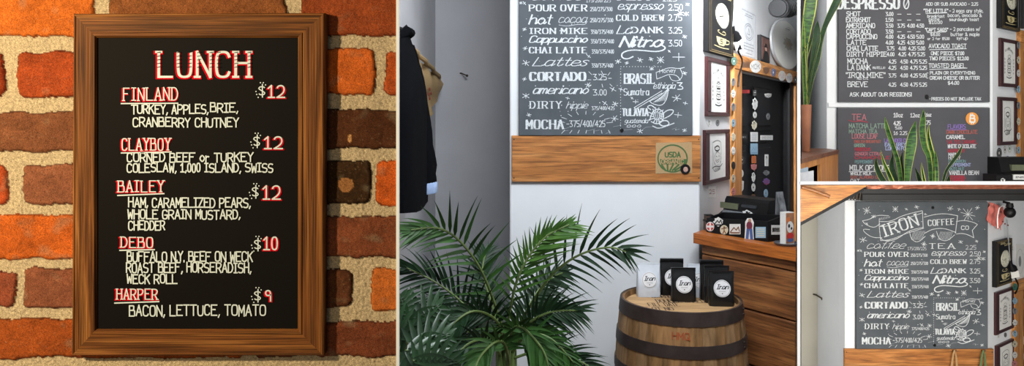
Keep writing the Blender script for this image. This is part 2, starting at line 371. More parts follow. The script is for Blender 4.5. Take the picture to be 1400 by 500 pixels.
def brick_at(x, y):
    wx = x+noise.noise((x*.03, y*.03, 1))*5+noise.noise((x*.16, y*.16, 2))*2.2
    wy = y+noise.noise((x*.03, y*.03, 5))*4+noise.noise((x*.16, y*.16, 7))*2.0
    best = -99; col = None; seed = 0
    if -22 < y < 565 and x > -150:
        for i, b in enumerate(BR):
            if b[1]-12 < y < b[3]+12 and b[0]-12 < x < b[2]+12:
                cx, cy, hx, hy = (b[0]+b[2])/2, (b[1]+b[3])/2, (b[2]-b[0])/2, (b[3]-b[1])/2; r = 9
                qx, qy = abs(wx-cx)-hx+r, abs(wy-cy)-hy+r
                d = -(math.hypot(max(qx, 0), max(qy, 0))+min(max(qx, qy), 0)-r)
                if d > best: best = d; col = b[4]; seed = i
    else:
        row = math.floor((wy+22)/71.5); ly = (wy+22)-row*71.5; off = 90*(row % 2); c = math.floor((wx+off)/185); lx = (wx+off)-c*185
        d = min(lx-8, 177-lx, ly-8, 64-ly); best = d; seed = (row*7+c*3) % 97; col = PAL[(row*5+c*3) % 6]
    return best, col, seed
def brick_mesh(xa, xb, ya, yb, st):
    nx = int((xb-xa)/st)+1; ny = int((yb-ya)/st)+1; V = []; Fc = []; C = []
    mort = srgbl((220, 202, 166))
    for j in range(ny):
        for i in range(nx):
            x = xa+(xb-xa)*i/(nx-1); y = ya+(yb-ya)*j/(ny-1); d, col, sd = brick_at(x, y)
            mh = .0010+.0016*noise.noise((x*.05, y*.05, 3))+.0022*noise.noise((x*.33, y*.33, 9))+.0012*noise.noise((x*.8, y*.8, 4))
            if d > 0 and col:
                t = min(1, d/5.0); bh = -.002+.0075*math.sqrt(t*(2-t))+.0011*noise.noise((x*.04, y*.07, sd))+.0009*noise.noise((x*.22, y*.22, sd+5))+.0004*noise.noise((x*.7, y*.7, 8))
                h = max(bh, mh-.003); c = srgbl(col); k = 1+.30*noise.noise((x*.03, y*.05, sd*3.1))+.20*noise.noise((x*.13, y*.17, sd+.4))
                bl = max(0, noise.noise((x*.045, y*.06, sd*1.7+9))-.36)*.8+max(0, noise.noise((x*.5, y*.6, sd))-.42)*.9
                if d < 1.7: k *= .38
                c = [c[q]*k*(1-bl)+mort[q]*bl*.6 for q in range(3)]
                if 463 < x < 486 and 240 < y < 264 and math.hypot((x-474)/11, (y-252)/9.5)+.25*noise.noise((x*.3, y*.3, 0)) < 1: c = srgbl((176, 122, 74))[:3]
                if math.hypot((x-479)/3, (y-189)/5.5) < 1: c = srgbl((226, 170, 110))[:3]
            else:
                h = mh; k = 1+.22*noise.noise((x*.3, y*.3, 2))+.30*noise.noise((x*.7, y*.7, 2)); c = [mort[q]*k for q in range(3)]
            V.append(FB.w((0, 0, 0))*0+Vector(((x-700)*kb, YB-h, CZ-(y-HY)*kb))); C.append((c[0], c[1], c[2], 1))
    for j in range(ny-1):
        for i in range(nx-1): a = j*nx+i; Fc.append((a, a+nx, a+nx+1, a+1))
    return V, Fc, C
M_brick = attrmat('old_brick', .92, 620, .5, .7, .0012, spec=.15)
bx_ = 543.0
V = []; Fc = []; C = []
for args in ((-40, bx_, -30, 530, 1.6), (-420, -40, -300, 620, 4), (-1200, -420, -300, 1500, 9), (-420, -40, 620, 1500, 9), (-40, bx_, -1000, -30, 9), (-40, bx_, 530, 1440, 9)):
    v, f, c = brick_mesh(*args); b = len(V); V += v; C += c; Fc += [[b+i for i in q] for q in f]
xw = (bx_-700)*kb; b = len(V)
V += [Vector(p) for p in ((-3, YB+.004, 0), (xw, YB+.004, 0), (xw, YB+.004, 3.1), (-3, YB+.004, 3.1), (-3, YB+.1, 0), (xw-.02, YB+.1, 0), (xw-.02, YB+.1, 3.1), (-3, YB+.1, 3.1))]
C += [(.5, .4, .3, 1)]*8
Fc += [[b+i for i in q] for q in ((0, 1, 2, 3), (4, 7, 6, 5), (0, 3, 7, 4), (1, 5, 6, 2), (3, 2, 6, 7), (0, 4, 5, 1))]
V = [Vector((p.x, p.y, min(3.1, max(0, p.z)))) for p in V]
o0 = Vector((-1, YB, 0)); me = bpy.data.meshes.new('wall_front'); me.from_pydata([p-o0 for p in V], [], Fc); me.materials.append(M_brick)
ca = me.color_attributes.new('tint', 'FLOAT_COLOR', 'POINT'); ca.data.foreach_set('color', [x for c in C for x in c])
me.polygons.foreach_set('use_smooth', [True]*len(me.polygons)); wf = bpy.data.objects.new('wall_front', me); COL.objects.link(wf); wf.location = o0; struct(wf)
m = MB(); a0, a1 = (543-700)*kb, (547-700)*kb
m.prism([(0, 0)]*0 or [(a0, 0), (a1, 0), (a1, 3.1), (a0, 3.1)], YB-.012, YB-.006)
m.add([(x, y, z) for z in (0, 3.1) for x, y in ((a0, YB-.006), (a1, YB-.006), (a1-.018, YB+.11), (a0-.018, YB+.11))], [(0, 1, 5, 4), (1, 2, 6, 5), (2, 3, 7, 6), (3, 0, 4, 7), (0, 3, 2, 1), (4, 5, 6, 7)])
struct(m.build('trim_3', M_bead))

# ================================================================== LUNCH SIGN
C_ = pt(273, 485, YB-.01)
sign = thing('menu_sign', 'dark wood-framed black lunch menu sign hanging on the brick wall', 'sign', C_)
M_fw = wood('walnut_frame', (58, 31, 13), (122, 75, 35), (184, 126, 66), 'X', 3.4, .6, .5, spec=.12, contrast=80, run=.035)
M_fwz = wood('walnut_frame_upright', (58, 31, 13), (122, 75, 35), (184, 126, 66), 'Z', 3.4, .6, .5, spec=.12, contrast=80, run=.035)
M_signb = plain('black_sign_face', (9, 7, 7), .7, c2=(7, 6, 6), scale=12, spec=.1)
M_chw = plain('white_marker', (206, 222, 228), .6, c2=(186, 204, 208), scale=160)
M_red = plain('red_marker', (206, 14, 36), .8, c2=(184, 10, 28), scale=160, spec=0)
FS = F(YB-.022)                             # frame face plane
def Q(x, y, Y): p = pt(x, y, Y); return (p.x, Y, p.z)
O4 = [(101, 18), (445, 18), (443, 487), (100, 487)]; I4 = [(133.5, 51.5), (408, 51.5), (407.5, 449), (133.5, 449)]
O4 = [(102, 19), (445, 18), (443, 485), (100, 485)]
yf, yb2 = YB-.026, YB-.003
for i in range(4):
    j = (i+1) % 4; m = MB()
    def L(a, b, t): return (a[0]+(b[0]-a[0])*t, a[1]+(b[1]-a[1])*t)
    o, p, q, r = O4[i], O4[j], I4[j], I4[i]
    prof = [(0, yb2), (0, yf+.004), (.05, yf), (.10, yf), (.13, yf+.0015), (.80, yf+.0015), (.83, yf), (.94, yf), (1, yf+.004), (1, yf+.010)]
    ring = []
    for (t, Y) in prof:
        ring.append((Q(*L(o, r, t), YB-.02)[0], Y, Q(*L(o, r, t), YB-.02)[2])); 
    ring2 = []
    for (t, Y) in prof:
        ring2.append((Q(*L(p, q, t), YB-.02)[0], Y, Q(*L(p, q, t), YB-.02)[2]))
    m.loft([ring, ring2], cap=True)
    m.build('frame_rail', M_fw if i % 2 == 0 else M_fwz, sign)
yp = YB-.020
def QP(x, y): p = pt(x, y, yp); return p.x, p.z
m = MB(); a = QP(130, 47); b = QP(413, 454); m.box(a[0], b[0], yp, yp+.005, b[1], a[1]); m.build('panel', M_signb, sign)
S1 = Sheet(F(yp), -.0014); S1r = Sheet(F(yp), -.0006)
def item(name, rows, red=True, parent=sign):
    """rows: (text,x0,x1,base,h,wt,kw)"""
    m = MB(S1.fr)
    for (s, x0, x1, base, h, wt, kw) in rows:
        if red and kw.get('red', True):
            kk = {k: v for k, v in kw.items() if k != 'red'}; m.m = 1
            st = random.getstate()
            for dx, dy in ((-1.5, .8), (.5, .9)):
                random.setstate(st); S1r.t(m, s, x0+dx, x1+dx, base+dy, h, wt*1.45, wt*1.25, **kk)
            random.setstate(st)
            m.m = 0; S1.t(m, s, x0, x1, base, h, wt, wt*.8, **kk)
        else:
            kk = {k: v for k, v in kw.items() if k != 'red'}; m.m = 0; S1.t(m, s, x0, x1, base, h, wt, wt, **kk)
    return m
m = item('t', [('LUNCH', 217, 343, 105, 34, 3.8, dict(serif=True))])
m.m = 1
for x in (218, 246, 273, 298, 325): pass
m.m = 2
for lx in (217, 244, 259, 272, 289, 299, 323, 341):
    for k in range(5): S1.y = -.0022; S1.line(m, [(lx-2.4, 92-k*5), (lx+2.4, 91-k*5)], .7)
S1.y = -.0014
m.build('heading', [M_chw, M_red, M_signb], sign)
def under(m, a, b): m.m = 0; S1.line(m, [a, b], 1.7)
for s, x0, x1, base, h, u in (('FINLAND', 169, 244, 137, 17, ((166, 141.5), (243, 141))), ('CLAYBOY', 167, 234, 205, 16, ((166, 209), (234, 207.5))), ('BAILEY', 162, 225, 262, 15, ((161, 267), (224, 264.5))),
                              ('DEBO', 166, 210, 338, 14, ((164, 342), (211, 341))), ('HARPER', 160, 216, 409, 14, ((157, 414), (217, 412)))):
    m = item('n', [(s, x0, x1, base, h, 1.6, dict(serif=True, jitter=.25))]); under(m, *u); m.build('item_name', [M_chw, M_red], sign)
for rows in ([('TURKEY, APPLES, ', 180, 289, 155, 12), ('BRIE,', 288, 325, 153, 12), ('CRANBERRY CHUTNEY', 182, 326, 173, 12)],
             [('CORNED BEEF or TURKEY', 174, 346, 221, 12), ('COLESLAW, 1,000 ISLAND, SWISS', 174, 373, 235, 11.5)],
             [('HAM, CARAMELIZED PEARS,', 176, 342, 283, 12.5), ('WHOLE GRAIN MUSTARD,', 175, 328, 299, 12), ('CHEDDER', 176, 225, 314, 12)],
             [('BUFFALO N.Y. BEEF ON WECK', 174, 345, 357, 13), ('ROAST BEEF, HORSERADISH,', 173, 343, 372, 13), ('WECK ROLL', 174, 242, 387, 12)],
             [('BACON, LETTUCE, TOMATO', 177, 363, 431, 14)]):
    m = item('d', [(s, a, b, c, h, 1.75, dict(jitter=.5)) for s, a, b, c, h in rows], False); m.build('item_description', M_chw, sign)
for dx, dy, nx0, nx1, nb, num, nh in ((353, 131, 367, 389, 133, '12', 16), (346, 200, 362, 386, 203, '12', 16), (344, 269, 360, 383, 272, '12', 18), (347, 341, 361, 379, 341, '10', 17), (347, 411, 363, 370, 412, '9', 15)):
    m = MB(S1.fr); S1.t(m, '$', dx+1, dx+9, dy, 14, 1.5); m.m = 0
    for ax, ay in ((-2, -2), (-3, -6), (0, 2), (10, -15), (7, -18), (3, -18)): S1.blob(m, dx+ax, dy+ay, .9)
    st = random.getstate(); m.m = 1
    for ddx in (-1.6, 1.5): random.setstate(st); S1r.t(m, num, nx0+ddx, nx1+ddx, nb+1, nh, 2.4)
    m.m = 0; S1.t(m, num, nx0, nx1, nb, nh, 1.9); m.build('price', [M_chw, M_red], sign)

# ================================================================== CHALKBOARDS (the coffee board, shared by the two rooms)
M_slate = plain('slate_grey', (92, 97, 102), .75, c2=(78, 83, 88), scale=4, lo=.35, hi=.7, spec=.04)
M_slate2 = plain('slate_charcoal', (86, 86, 90), .75, c2=(80, 80, 84), scale=4, spec=.04)
M_chalk = plain('white_chalk', (214, 219, 222), .9, c2=(140, 147, 152), scale=420, lo=.32, hi=.56)
M_chalkd = plain('faint_chalk', (150, 155, 160), .9, c2=(120, 125, 130), scale=500)
M_plank = wood('stained_plank', (140, 84, 38), (186, 121, 62), (214, 152, 90), 'X', 1.0, .6, .3, knots=True)
M_bolt = plain('bolt_black', (22, 22, 22), .3)
FB2 = F(YP)
def coffee_board(label):
    fr = FB2; y0 = -.028
    x0, x1, z0, z1 = fr.rect(709, -84, 945, 185)
    t = thing('chalkboard', label, 'chalkboard', fr.w(((x0+x1)/2, y0, z0)))
    m = MB(fr); m.cham(x0, x1, y0, -.008, z0, z1, .002); m.build('slate_panel', M_slate, t)
    S = Sheet(fr, y0-.0008)
    U = lambda x, y: ((x-1168)/.755+709, (y-345)/.744+11)
    T = Sheet(fr, y0-.0008, U)
    def put(name, fn, mat=M_chalk): m = MB(fr); fn(m); return m.build(name, mat, t)
    # banner
    def ban(m):
        o = lambda p, w=1.0: T.line(m, p, w, True)
        o([(1199, 307), (1212, 306), (1230, 298), (1258, 288)], .9); o([(1201, 326), (1215, 325), (1236, 316), (1260, 309)], .9)
        T.line(m, [(1199, 296), (1199, 307), (1201, 326)], .9); o([(1199, 300), (1215, 300), (1232, 291), (1258, 285)], 1.0); o([(1200, 322), (1206, 327), (1222, 325), (1240, 312), (1259, 308)], 1.0)
        T.line(m, [(1258, 286), (1259, 309)], 1.0); o([(1260, 294), (1275, 290), (1290, 289), (1306, 292)], 1.0); o([(1261, 316), (1272, 310), (1288, 309), (1304, 315)], 1.0)
        T.line(m, [(1306, 292), (1303, 316)], 1.0); o([(1304, 300), (1315, 298), (1328, 301), (1333, 304)], 1.0); T.line(m, [(1333, 304), (1326, 312), (1328, 322)], 1.0)
        o([(1304, 317), (1312, 316), (1320, 318), (1328, 322)], 1.0)
        o([(1200, 303), (1192, 309), (1180, 304), (1176, 299)], .9); o([(1176, 299), (1186, 297), (1196, 291), (1212, 292)], .9); o([(1203, 322), (1190, 322), (1180, 316), (1176, 310), (1186, 311)], .9)
        for k in range(9): T.line(m, [(1243+k*1.8, 325), (1246+k*1.9, 313)], .5); T.line(m, [(1279+k*2, 325), (1283+k*2, 314)], .5)
        o([(1240, 313), (1243, 325), (1252, 329), (1262, 320)], .9); o([(1277, 313), (1281, 325), (1292, 327), (1302, 318)], .9)
        for k in range(7): T.line(m, [(1201+k*2, 298-k*.5), (1200+k*2.2, 295-k*.4)], .5)
    put('banner_outline', ban)
    def bant(m):
        T.t(m, 'IRON', 1206, 1257, 321, 16, 3.2, 1.0, rot=.33, serif=True)
    put('banner_lettering', bant); put('banner_lettering', lambda m: T.t(m, 'COFFEE', 1266, 1302, 306, 8, 1.9, .8, rot=.06, serif=True)); put('banner_lettering', lambda m: T.t(m, 'CO', 1311, 1321, 311, 5, 1.2))
    put('item_name', lambda m: T.t(m, 'coffee', 1181, 1232, 337, 10, .9, .7, slant=.5, join=True)); put('price', lambda m: T.t(m, '175/200/225', 1238, 1263, 339, 4, .5))
    put('item_name', lambda m: T.t(m, 'TEA', 1267, 1303, 337, 7, 1.9, .8, serif=True)); put('price', lambda m: T.t(m, '2.25', 1317, 1331, 338, 5.5, .7))
    for s, a, b, c, h, wt, wn, kw, pr, pa, pb, pc, ph in (
        ('POUR OVER', 724, 803, 15, 8.5, 1.9, .7, dict(serif=True), '250/275/300', 807, 837, 15, 5),
        ('hot', 723, 752, 33, 13, 1.9, .9, dict(slant=.3, join=True), '250/275/300', 807, 838, 30, 5),
        ('IRON MIKE', 724, 804, 46, 7.5, 1.9, .7, dict(serif=True), '350/375/400', 808, 838, 46, 5),
        ('Cappuccino', 723, 801, 58, 9, 1.8, .9, dict(slant=.35, join=True), '350/375/400', 808, 839, 59, 5),
        ('CHAI LATTE', 724, 803, 72.5, 8, 2.0, .7, dict(serif=True), '350/375/400', 809, 839, 73, 5),
        ('Lattes', 728, 800, 90, 11.5, 1.3, .8, dict(slant=.45, join=True), '350/375/400', 809, 838, 92, 5),
        ('CORTADO', 725, 801, 110, 11, 3.3, 1.0, dict(serif=True), '3.25', 811, 829, 109, 7.5),
        ('americano', 728, 802, 128, 11, 1.7, .8, dict(slant=.4, join=True), '3.00', 811, 829, 130, 7.5),
        ('DIRTY', 725, 768, 148, 9.5, 1.7, .7, dict(serif=True), '375/400/425', 809, 840, 150, 4.5),
        ('MOCHA', 720, 771, 176, 12, 2.6, .8, dict(serif=True), '-375/400/425', 775, 827, 173, 8)):
        def fn(m):
            S.t(m, s, a, b, c, h, wt*1.12, wn, **kw)
        def orn(m):
            if s == 'CORTADO':
                for q in ((804, 109, 808, 109), (832, 107, 836, 107), (805, 98, 809, 102), (822, 97, 824, 101), (834, 99, 831, 103), (823, 115, 824, 119), (834, 115, 837, 118), (808, 116, 805, 119)): S.line(m, [q[:2], q[2:]], .7)
            if s == 'MOCHA':
                for k in range(9): a_ = -PI*.05-k*PI*.11; S.line(m, [(800+30*math.cos(a_), 170+8+14*math.sin(a_)-8), (800+38*math.cos(a_), 170+18*math.sin(a_))], .7)
                for k in range(7): S.line(m, [(772+k*10, 178), (768+k*11, 182)], .7)
        put('item_name', fn); put('price', lambda m: S.t(m, pr, pa, pb, pc, ph, .9 if ph > 6 else .65))
        if s in ('CORTADO', 'MOCHA'): put('chalk_dashes', orn)['kind'] = 'stuff'
        if s == 'hot': put('item_name', lambda m: S.t(m, 'cocoa', 763, 800, 31, 11, .8, .6, slant=.4, join=True)); put('swash', lambda m: S.line(m, [(764, 34), (775, 36), (790, 33), (800, 34), (803, 29)], .6, True))
        if s == 'DIRTY': put('item_name', lambda m: S.t(m, 'hippie', 774, 802, 148, 9, .9, .6, slant=.4, join=True))
    for s, a, b, c, h, wt, wn, kw, pr, pa, pb, pc, ph in (
        ('espresso', 844, 905, 13, 11, 1.2, .7, dict(slant=.4, join=True), '2.50', 914, 933, 14, 8),
        ('COLD BREW', 843, 908, 28, 7.5, 1.7, .7, dict(serif=True), '2.75', 914, 932, 28, 8),
        ('La', 843, 861, 46, 11, 1.4, .8, dict(slant=.4, join=True), '3.25', 914, 932, 45.5, 8),
        ('Nitro', 847, 902, 64, 14, 2.8, 1.4, dict(slant=.35, join=True), '3.50', 914, 932, 63, 8)):
        def fn(m):
            S.t(m, s, a, b, c, h, wt*1.12, wn, **kw)
        put('item_name', fn); put('price', lambda m: S.t(m, pr, pa, pb, pc, ph, .9 if ph > 6 else .65))
        if s == 'La': put('item_name', lambda m: S.t(m, 'DANK', 864, 907, 45, 8, 2.2, .7, serif=True))
        if s == 'Nitro': put('swash', lambda m: S.line(m, [(902, 60), (912, 66), (900, 71), (880, 69), (862, 68), (850, 72), (850, 79), (858, 81), (866, 77)], 2.0, True, 1.5))
    def box_(m):
        for k in range(15): S.blob(m, 849+k*3.9, 91, .55)
        for k in range(22): S.blob(m, 848.5, 94+k*3.9, .55)
        S.t(m, 'BRASIL', 854, 895, 114, 13, 2.6, 1.2, serif=False); S.t(m, 'Sumatra', 853, 887, 130, 9, 1.2, .8, jitter=.3)
        S.t(m, 'ethiopia', 893, 922, 121, 8, .9, .7, slant=.35, join=True); S.t(m, '3', 926, 934, 122, 9, 1.2)
        S.line(m, [(897, 99), (905, 96), (915, 92), (928, 94), (936, 92)], .8, True); S.line(m, [(898, 108), (906, 105), (915, 101), (926, 103), (930, 110)], .8, True)
        S.t(m, 'Honey', 902, 924, 100, 5, .6, rot=.08); S.line(m, [(897, 99), (898, 108)], .8); S.line(m, [(930, 94), (934, 103), (928, 111), (918, 110), (915, 103)], .8, True)
        S.t(m, 'TULAVIA', 851, 886, 158, 9.5, 2.3, 1.2); S.t(m, 'guatemala', 854, 885, 168, 6, .8, .6, join=True, slant=.3)
        for k in range(3): S.line(m, [(857+k*7, 172), (861+k*7, 170), (863+k*7, 173), (858+k*7, 174), (857+k*7, 172)], .7, True)
    put('regions_box', box_)
    def draw(m):   # pointed shape, long rods and leafy figure
        for dy in (0, 3.2): S.line(m, [(867, 147+dy), (905, 124+dy)], .9)
        S.line(m, [(867, 147), (869, 150)], .9); S.line(m, [(914, 121), (912, 135), (905, 145), (892, 142), (888, 138)], 1.0, True); S.line(m, [(914, 121), (900, 133), (888, 138)], .9, True)
        for k in range(11): S.line(m, [(893+k*1.7, 140-k*.3), (906+k*.7, 131-k*.9)], .5)
        for a in range(13):
            A = a*PI*2/13; S.line(m, [(898+4*math.cos(A), 158+5*math.sin(A)), (898+(9+3*(a % 2))*math.cos(A+.2), 158+11*math.sin(A+.2))], 1.2, False)
        S.line(m, [(888, 165), (892, 152), (900, 148), (908, 154), (906, 166), (898, 170), (890, 166)], 1.3, True)
        S.line(m, [(904, 158), (912, 150), (922, 150), (918, 157), (908, 162)], 1.3, True); S.line(m, [(892, 172), (900, 176), (912, 172), (922, 168)], 1.2, True)
        S.line(m, [(890, 150), (884, 146), (890, 143), (896, 148)], 1.4, True); S.line(m, [(902, 166), (912, 164), (916, 170), (906, 173), (900, 168)], 1.5, True)
        for k in range(6): S.line(m, [(893+k*2.6, 154), (895+k*2.4, 163)], .8)
    put('chalk_drawing', draw)
    def stars(m):
        for x, y, r, n in ((712, 4, 2, 3), (717, 40, 2.6, 3), (718, 66, 3, 3), (719, 86, 5, 3), (717, 108, 2.6, 3), (719, 131, 5, 3), (723, 157, 3, 3), (741, 26, 0.9, 2), (804, 116, 4, 3), (805, 77, 2.6, 2), (838, 122, 4.5, 2), (827, 141, 4, 2),
                           (841, 142, 4, 3), (840, 162, 5, 3), (849, 122, 3, 2), (845, 84, 4, 3), (857, 86, 2.4, 3), (875, 82, 4, 3), (890, 81, 3, 3), (903, 82, 6, 4), (928, 78, 8, 2), (906, 56, 2.5, 3), (915, 70, 2, 2), (938, 19, 4, 3), (936, 50, 3, 3),
                           (891, 94, 3, 3), (925, 134, 6, 3), (927, 157, 5, 2), (937, 141, 3, 2), (869, 139, 3.5, 2), (936, 178, 3, 3), (875, 179, 4, 3), (864, 134, 2, 2), (936, 100, 3, 3), (940, 6, 2.5, 3), (776, 134, 2.4, 2)): S.star(m, x, y, r, n, .8)
        for x, y, r, n in ((1182, 285, 6, 4), (1191, 293, 3, 3), (1221, 283, 5, 4), (1236, 283, 2, 2), (1177, 325, 5, 3), (1182, 303, 2, 2), (1250, 280, 3, 3), (1296, 282, 4, 3), (1320, 290, 10, 5), (1333, 281, 3, 3), (1272, 320, 3.5, 4), (1260, 331, 4, 4), (1310, 328, 3, 3), (1332, 327, 2, 3), (1335, 350, 3, 3), (1262, 290, 2, 2), (1174, 340, 2, 2), (1308, 283, 2, 2)): T.star(m, x, y, r, n, .8)
        for k in range(70):
            S.blob(m, random.uniform(712, 942), random.uniform(-78, 182), random.choice((.35, .5, .7)))
    put('chalk_stars', stars)['kind'] = 'stuff'
    def smear(m):
        for k in range(16): y = random.uniform(172, 183); x = random.uniform(715, 930); S.line(m, [(x, y), (x+random.uniform(4, 14), y-random.uniform(-1, 3))], .5)
    put('chalk_smudge', smear, M_chalkd)
    for x, y in ((850, 178), (U(1272, 281)[0], U(1272, 281)[1])):
        a, b = fr.px(x, y, y0); m = MB(fr); m.disc(a, b, .0095, .0095, y0-.001, .003); m.disc(a, b, .004, .004, y0-.004, .002); m.build('screw_head', M_bolt, t)
    return t
board2 = coffee_board('grey coffee chalkboard above the plank with the green round patch')
def copy_tree(o, parent=None):
    c = o.copy(); COL.objects.link(c); c.parent = parent
    for ch in list(o.children): copy_tree(ch, c)
    return c
Y4 = 4.97; F4 = F(Y4); Y3 = 4.66; F3 = F(Y3)
board4 = copy_tree(board2)
tx = F4.rect(1168, 275, 1347, 475); board4.location = (tx[0]+(board2.location.x-FB2.rect(709, -84, 945, 185)[0]), Y4-.028, tx[2])
board4.scale = ((tx[1]-tx[0])/.893, 1, (tx[3]-tx[2])/((185+84)/FPX*YP))
board4['label'] = 'grey coffee chalkboard with its ribbon banner showing, below the black beam'
def plank(fr, px, label, nm):
    x0, x1, z0, z1 = fr.rect(*px); t = thing('wooden_plank', label, 'plank', fr.w(((x0+x1)/2, -.02, z0)))
    m = MB(fr); m.cham(x0, x1, -.022, 0, z0, z1, .003); m.build('board', M_plank, t)
    for a in (x0+.012, x1-.012):
        for b in (z0+.02, z1-.02): m = MB(fr); m.disc(a, b, .0035, .0035, -.022, .001, 10); m.build('screw', M_bolt, t)
    return t
plank(FB2, (699.5, 185, 957, 248), 'stained pine plank under the coffee chalkboard, carrying the green round patch', 'a')

# patch and pin on the plank
M_burl = plain('burlap', (186, 158, 118), .95, c2=(150, 122, 84), scale=420, bump=.6)
M_burl2 = plain('sack_burlap', (178, 150, 104), .95, c2=(146, 118, 78), scale=300, bump=.6)  # sack cloth, slightly darker than the patch's burlap
M_green = plain('green_ink', (62, 92, 52), .9, c2=(78, 104, 62), scale=400)
x0, x1, z0, z1 = FB2.rect(895, 194, 945, 237); yq = -.0225
t = thing('burlap_patch', 'square burlap patch with green round organic seal tacked on the plank', 'patch', FB2.w(((x0+x1)/2, yq, z0)))
m = MB(FB2); n = 10; rim = []
for k in range(40):
    s_k = k/10; i = int(s_k); f_ = s_k-i; c4 = [(x0, z0), (x1, z0+.004), (x1-.003, z1), (x0+.002, z1-.004)]; a, b = c4[i], c4[(i+1) % 4]
    rim.append((a[0]+(b[0]-a[0])*f_+random.uniform(-.0012, .0012), a[1]+(b[1]-a[1])*f_+random.uniform(-.0012, .0012)))
m.prism(rim, yq-.002, yq); m.build('burlap', M_burl, t)
S = Sheet(FB2, yq-.0028); m = MB(FB2)
def arc(cx, cy, rx, ry, a0, a1, n=28): return [(cx+rx*math.cos(a0+(a1-a0)*k/n), cy+ry*math.sin(a0+(a1-a0)*k/n)) for k in range(n+1)]
S.line(m, arc(919.5, 216.5, 20, 18.5, 0, 2*PI), 1.9, True)
S.t(m, 'USDA', 909.5, 930, 214.5, 6.5, 1.6)
hw = lambda y: math.sqrt(max(0, 1-((y-216.5)/18.5)**2))*19
for ya in (217.5, ): m.add([(q[0], -.0253, q[1]) for q in [FB2.px(919.5-hw(217)+.3, 217), FB2.px(919.5+hw(217)-.3, 217), FB2.px(919.5+hw(224)-.3, 224), FB2.px(919.5-hw(224)+.3, 224)]], [(0, 1, 2, 3)])
for k in range(5):
    xx = 903+k*7.5; S.line(m, [(xx+2, 225.5), (915+(xx-915)*.45, 232.5)], 2.4)
m.build('green_seal', M_green, t)
m = MB(FB2); S.y = yq-.0036; S.t(m, 'ORGANIC', 904.5, 934.5, 223.2, 5.2, 1.1); m.build('seal_lettering', M_burl, t)
a, b = FB2.px(937, 231, -.028); t = thing('button_pin', 'small dark button pin with a face drawing, lower corner of the burlap patch', 'pin', FB2.w((a, -.026, b-.024)))
m = MB(FB2); m.disc(a, b, .0255, .0255, -.026, .003); m.disc(a, b, .023, .023, -.029, .0015); m.build('button', M_black, t)
m = MB(FB2); S.y = -.0315; S.blob(m, 937.4, 231.5, 3.2, 3.8); m.build('face_drawing', plain('pin_pink', (205, 165, 150), .5), t)
m = MB(FB2); S.y = -.0320; S.line(m, [(934, 229), (936, 227), (940, 228)], 1.2); S.blob(m, 936.3, 231, .5); S.blob(m, 939, 231, .5); S.line(m, [(936, 234), (939, 234)], .5); m.build('face_lines', M_black, t)

# nail in the alcove
FA = F(YA); a, b = FA.px(629, 100); c, d = FA.px(639, 104)
m = MB(FA); m.tube([(a, -.0, b+.0), (a+.01, -.01, b), (c, -.055, d)], .004, 8); m.tube([(c-.001, -.053, d+.001), (c+.003, -.058, d-.002)], .008, 10)
tag(m.build('wall_nail', plain('rusty_nail', (84, 74, 62), .5, .6), smooth=True), 'rusty nail sticking out of the shaded wall above the palm', 'nail')

# ================================================================== JACKET AND SACK (left wall)
M_jk = plain('jacket_cloth', (11, 11, 14), .95, c2=(7, 8, 10), scale=60, bump=.3, spec=.04)
t = thing('jacket', 'dark jacket with pale blue turned cuff hanging on the left wall', 'jacket', (XA+.07, 3.05, .98))
def folds(x, y, z): return .006*math.sin(y*55+z*9)+.004*math.sin(y*23-z*14)
m = MB(); rings = []
for k in range(15):
    q = k/14; z = 2.01-q*(2.01-1.315); hwid = .045+.24*min(1, q*2.4)**.6; dep = .03+.030*min(1, q*3)
    cy = 2.98; cx = XA+.015+dep
    ring = []
    for i in range(28):
        A = 2*PI*i/28; ca, sa = math.cos(A), math.sin(A)
        x = cx+dep*(abs(ca)**.7)*(1 if ca > 0 else -1); y = cy+hwid*(abs(sa)**.7)*(1 if sa > 0 else -1); x += folds(x, y, z)*max(0, ca)*q
        ring.append((max(XA+.004, x), y, z+.01*math.sin(y*8)*q))
    rings.append(ring)
m.loft(rings); m.build('body', M_jk, t, smooth=True)
sl = [pt(559, 62, 3.10), pt(566, 95, 3.12), pt(572, 140, 3.13), pt(577, 190, 3.14), pt(582, 225, 3.14), pt(584, 252, 3.13)]
rad = [.022, .034, .042, .046, .046, .040]
def sleeve(name, pts, rad, mat, parent, n=22, sm=4):
    P = []; R = []
    for i in range(len(pts)-1):
        for k in range(sm): f_ = k/sm; P.append(pts[i].lerp(pts[i+1], f_)); R.append(rad[i]+(rad[i+1]-rad[i])*f_)
    P.append(pts[-1]); R.append(rad[-1]); rings = []
    for i, (p, r) in enumerate(zip(P, R)):
        rings.append([(p.x+r*math.cos(2*PI*k/n)*(1+.07*math.sin(i*1.3+k)), p.y+r*1.1*math.sin(2*PI*k/n), p.z+.004*math.sin(k*1.7+i)) for k in range(n)])
    m = MB(); m.loft(rings); return m.build(name, mat, parent, smooth=True)
sleeve('sleeve', sl, rad, M_jk, t)
M_cuff = plain('pale_blue_lining', (140, 160, 194), .9, c2=(120, 140, 176), scale=50, bump=.3)
p0, p1 = pt(583.5, 249, 3.13), pt(583.5, 265, 3.13); m = MB(); n = 24; rings = []
for r, z in ((.0415, p0.z), (.0455, p0.z-.006), (.0450, p1.z+.006), (.0415, p1.z), (.038, p1.z+.004), (.036, p0.z)):
    rings.append([(p0.x+r*math.cos(2*PI*k/n), p0.y+r*math.sin(2*PI*k/n), z+.005*math.cos(2*PI*k/n)) for k in range(n)])
m.loft(rings); m.build('cuff', M_cuff, t, smooth=True)
m = MB(); m.tube([(XA+.03, 2.90, 1.98), (XA+.075, 2.93, 2.02), (XA+.08, 2.99, 2.02), (XA+.03, 3.04, 1.985)], [.014, .02, .02, .014], 10); m.build('collar', M_jk, t, smooth=True)
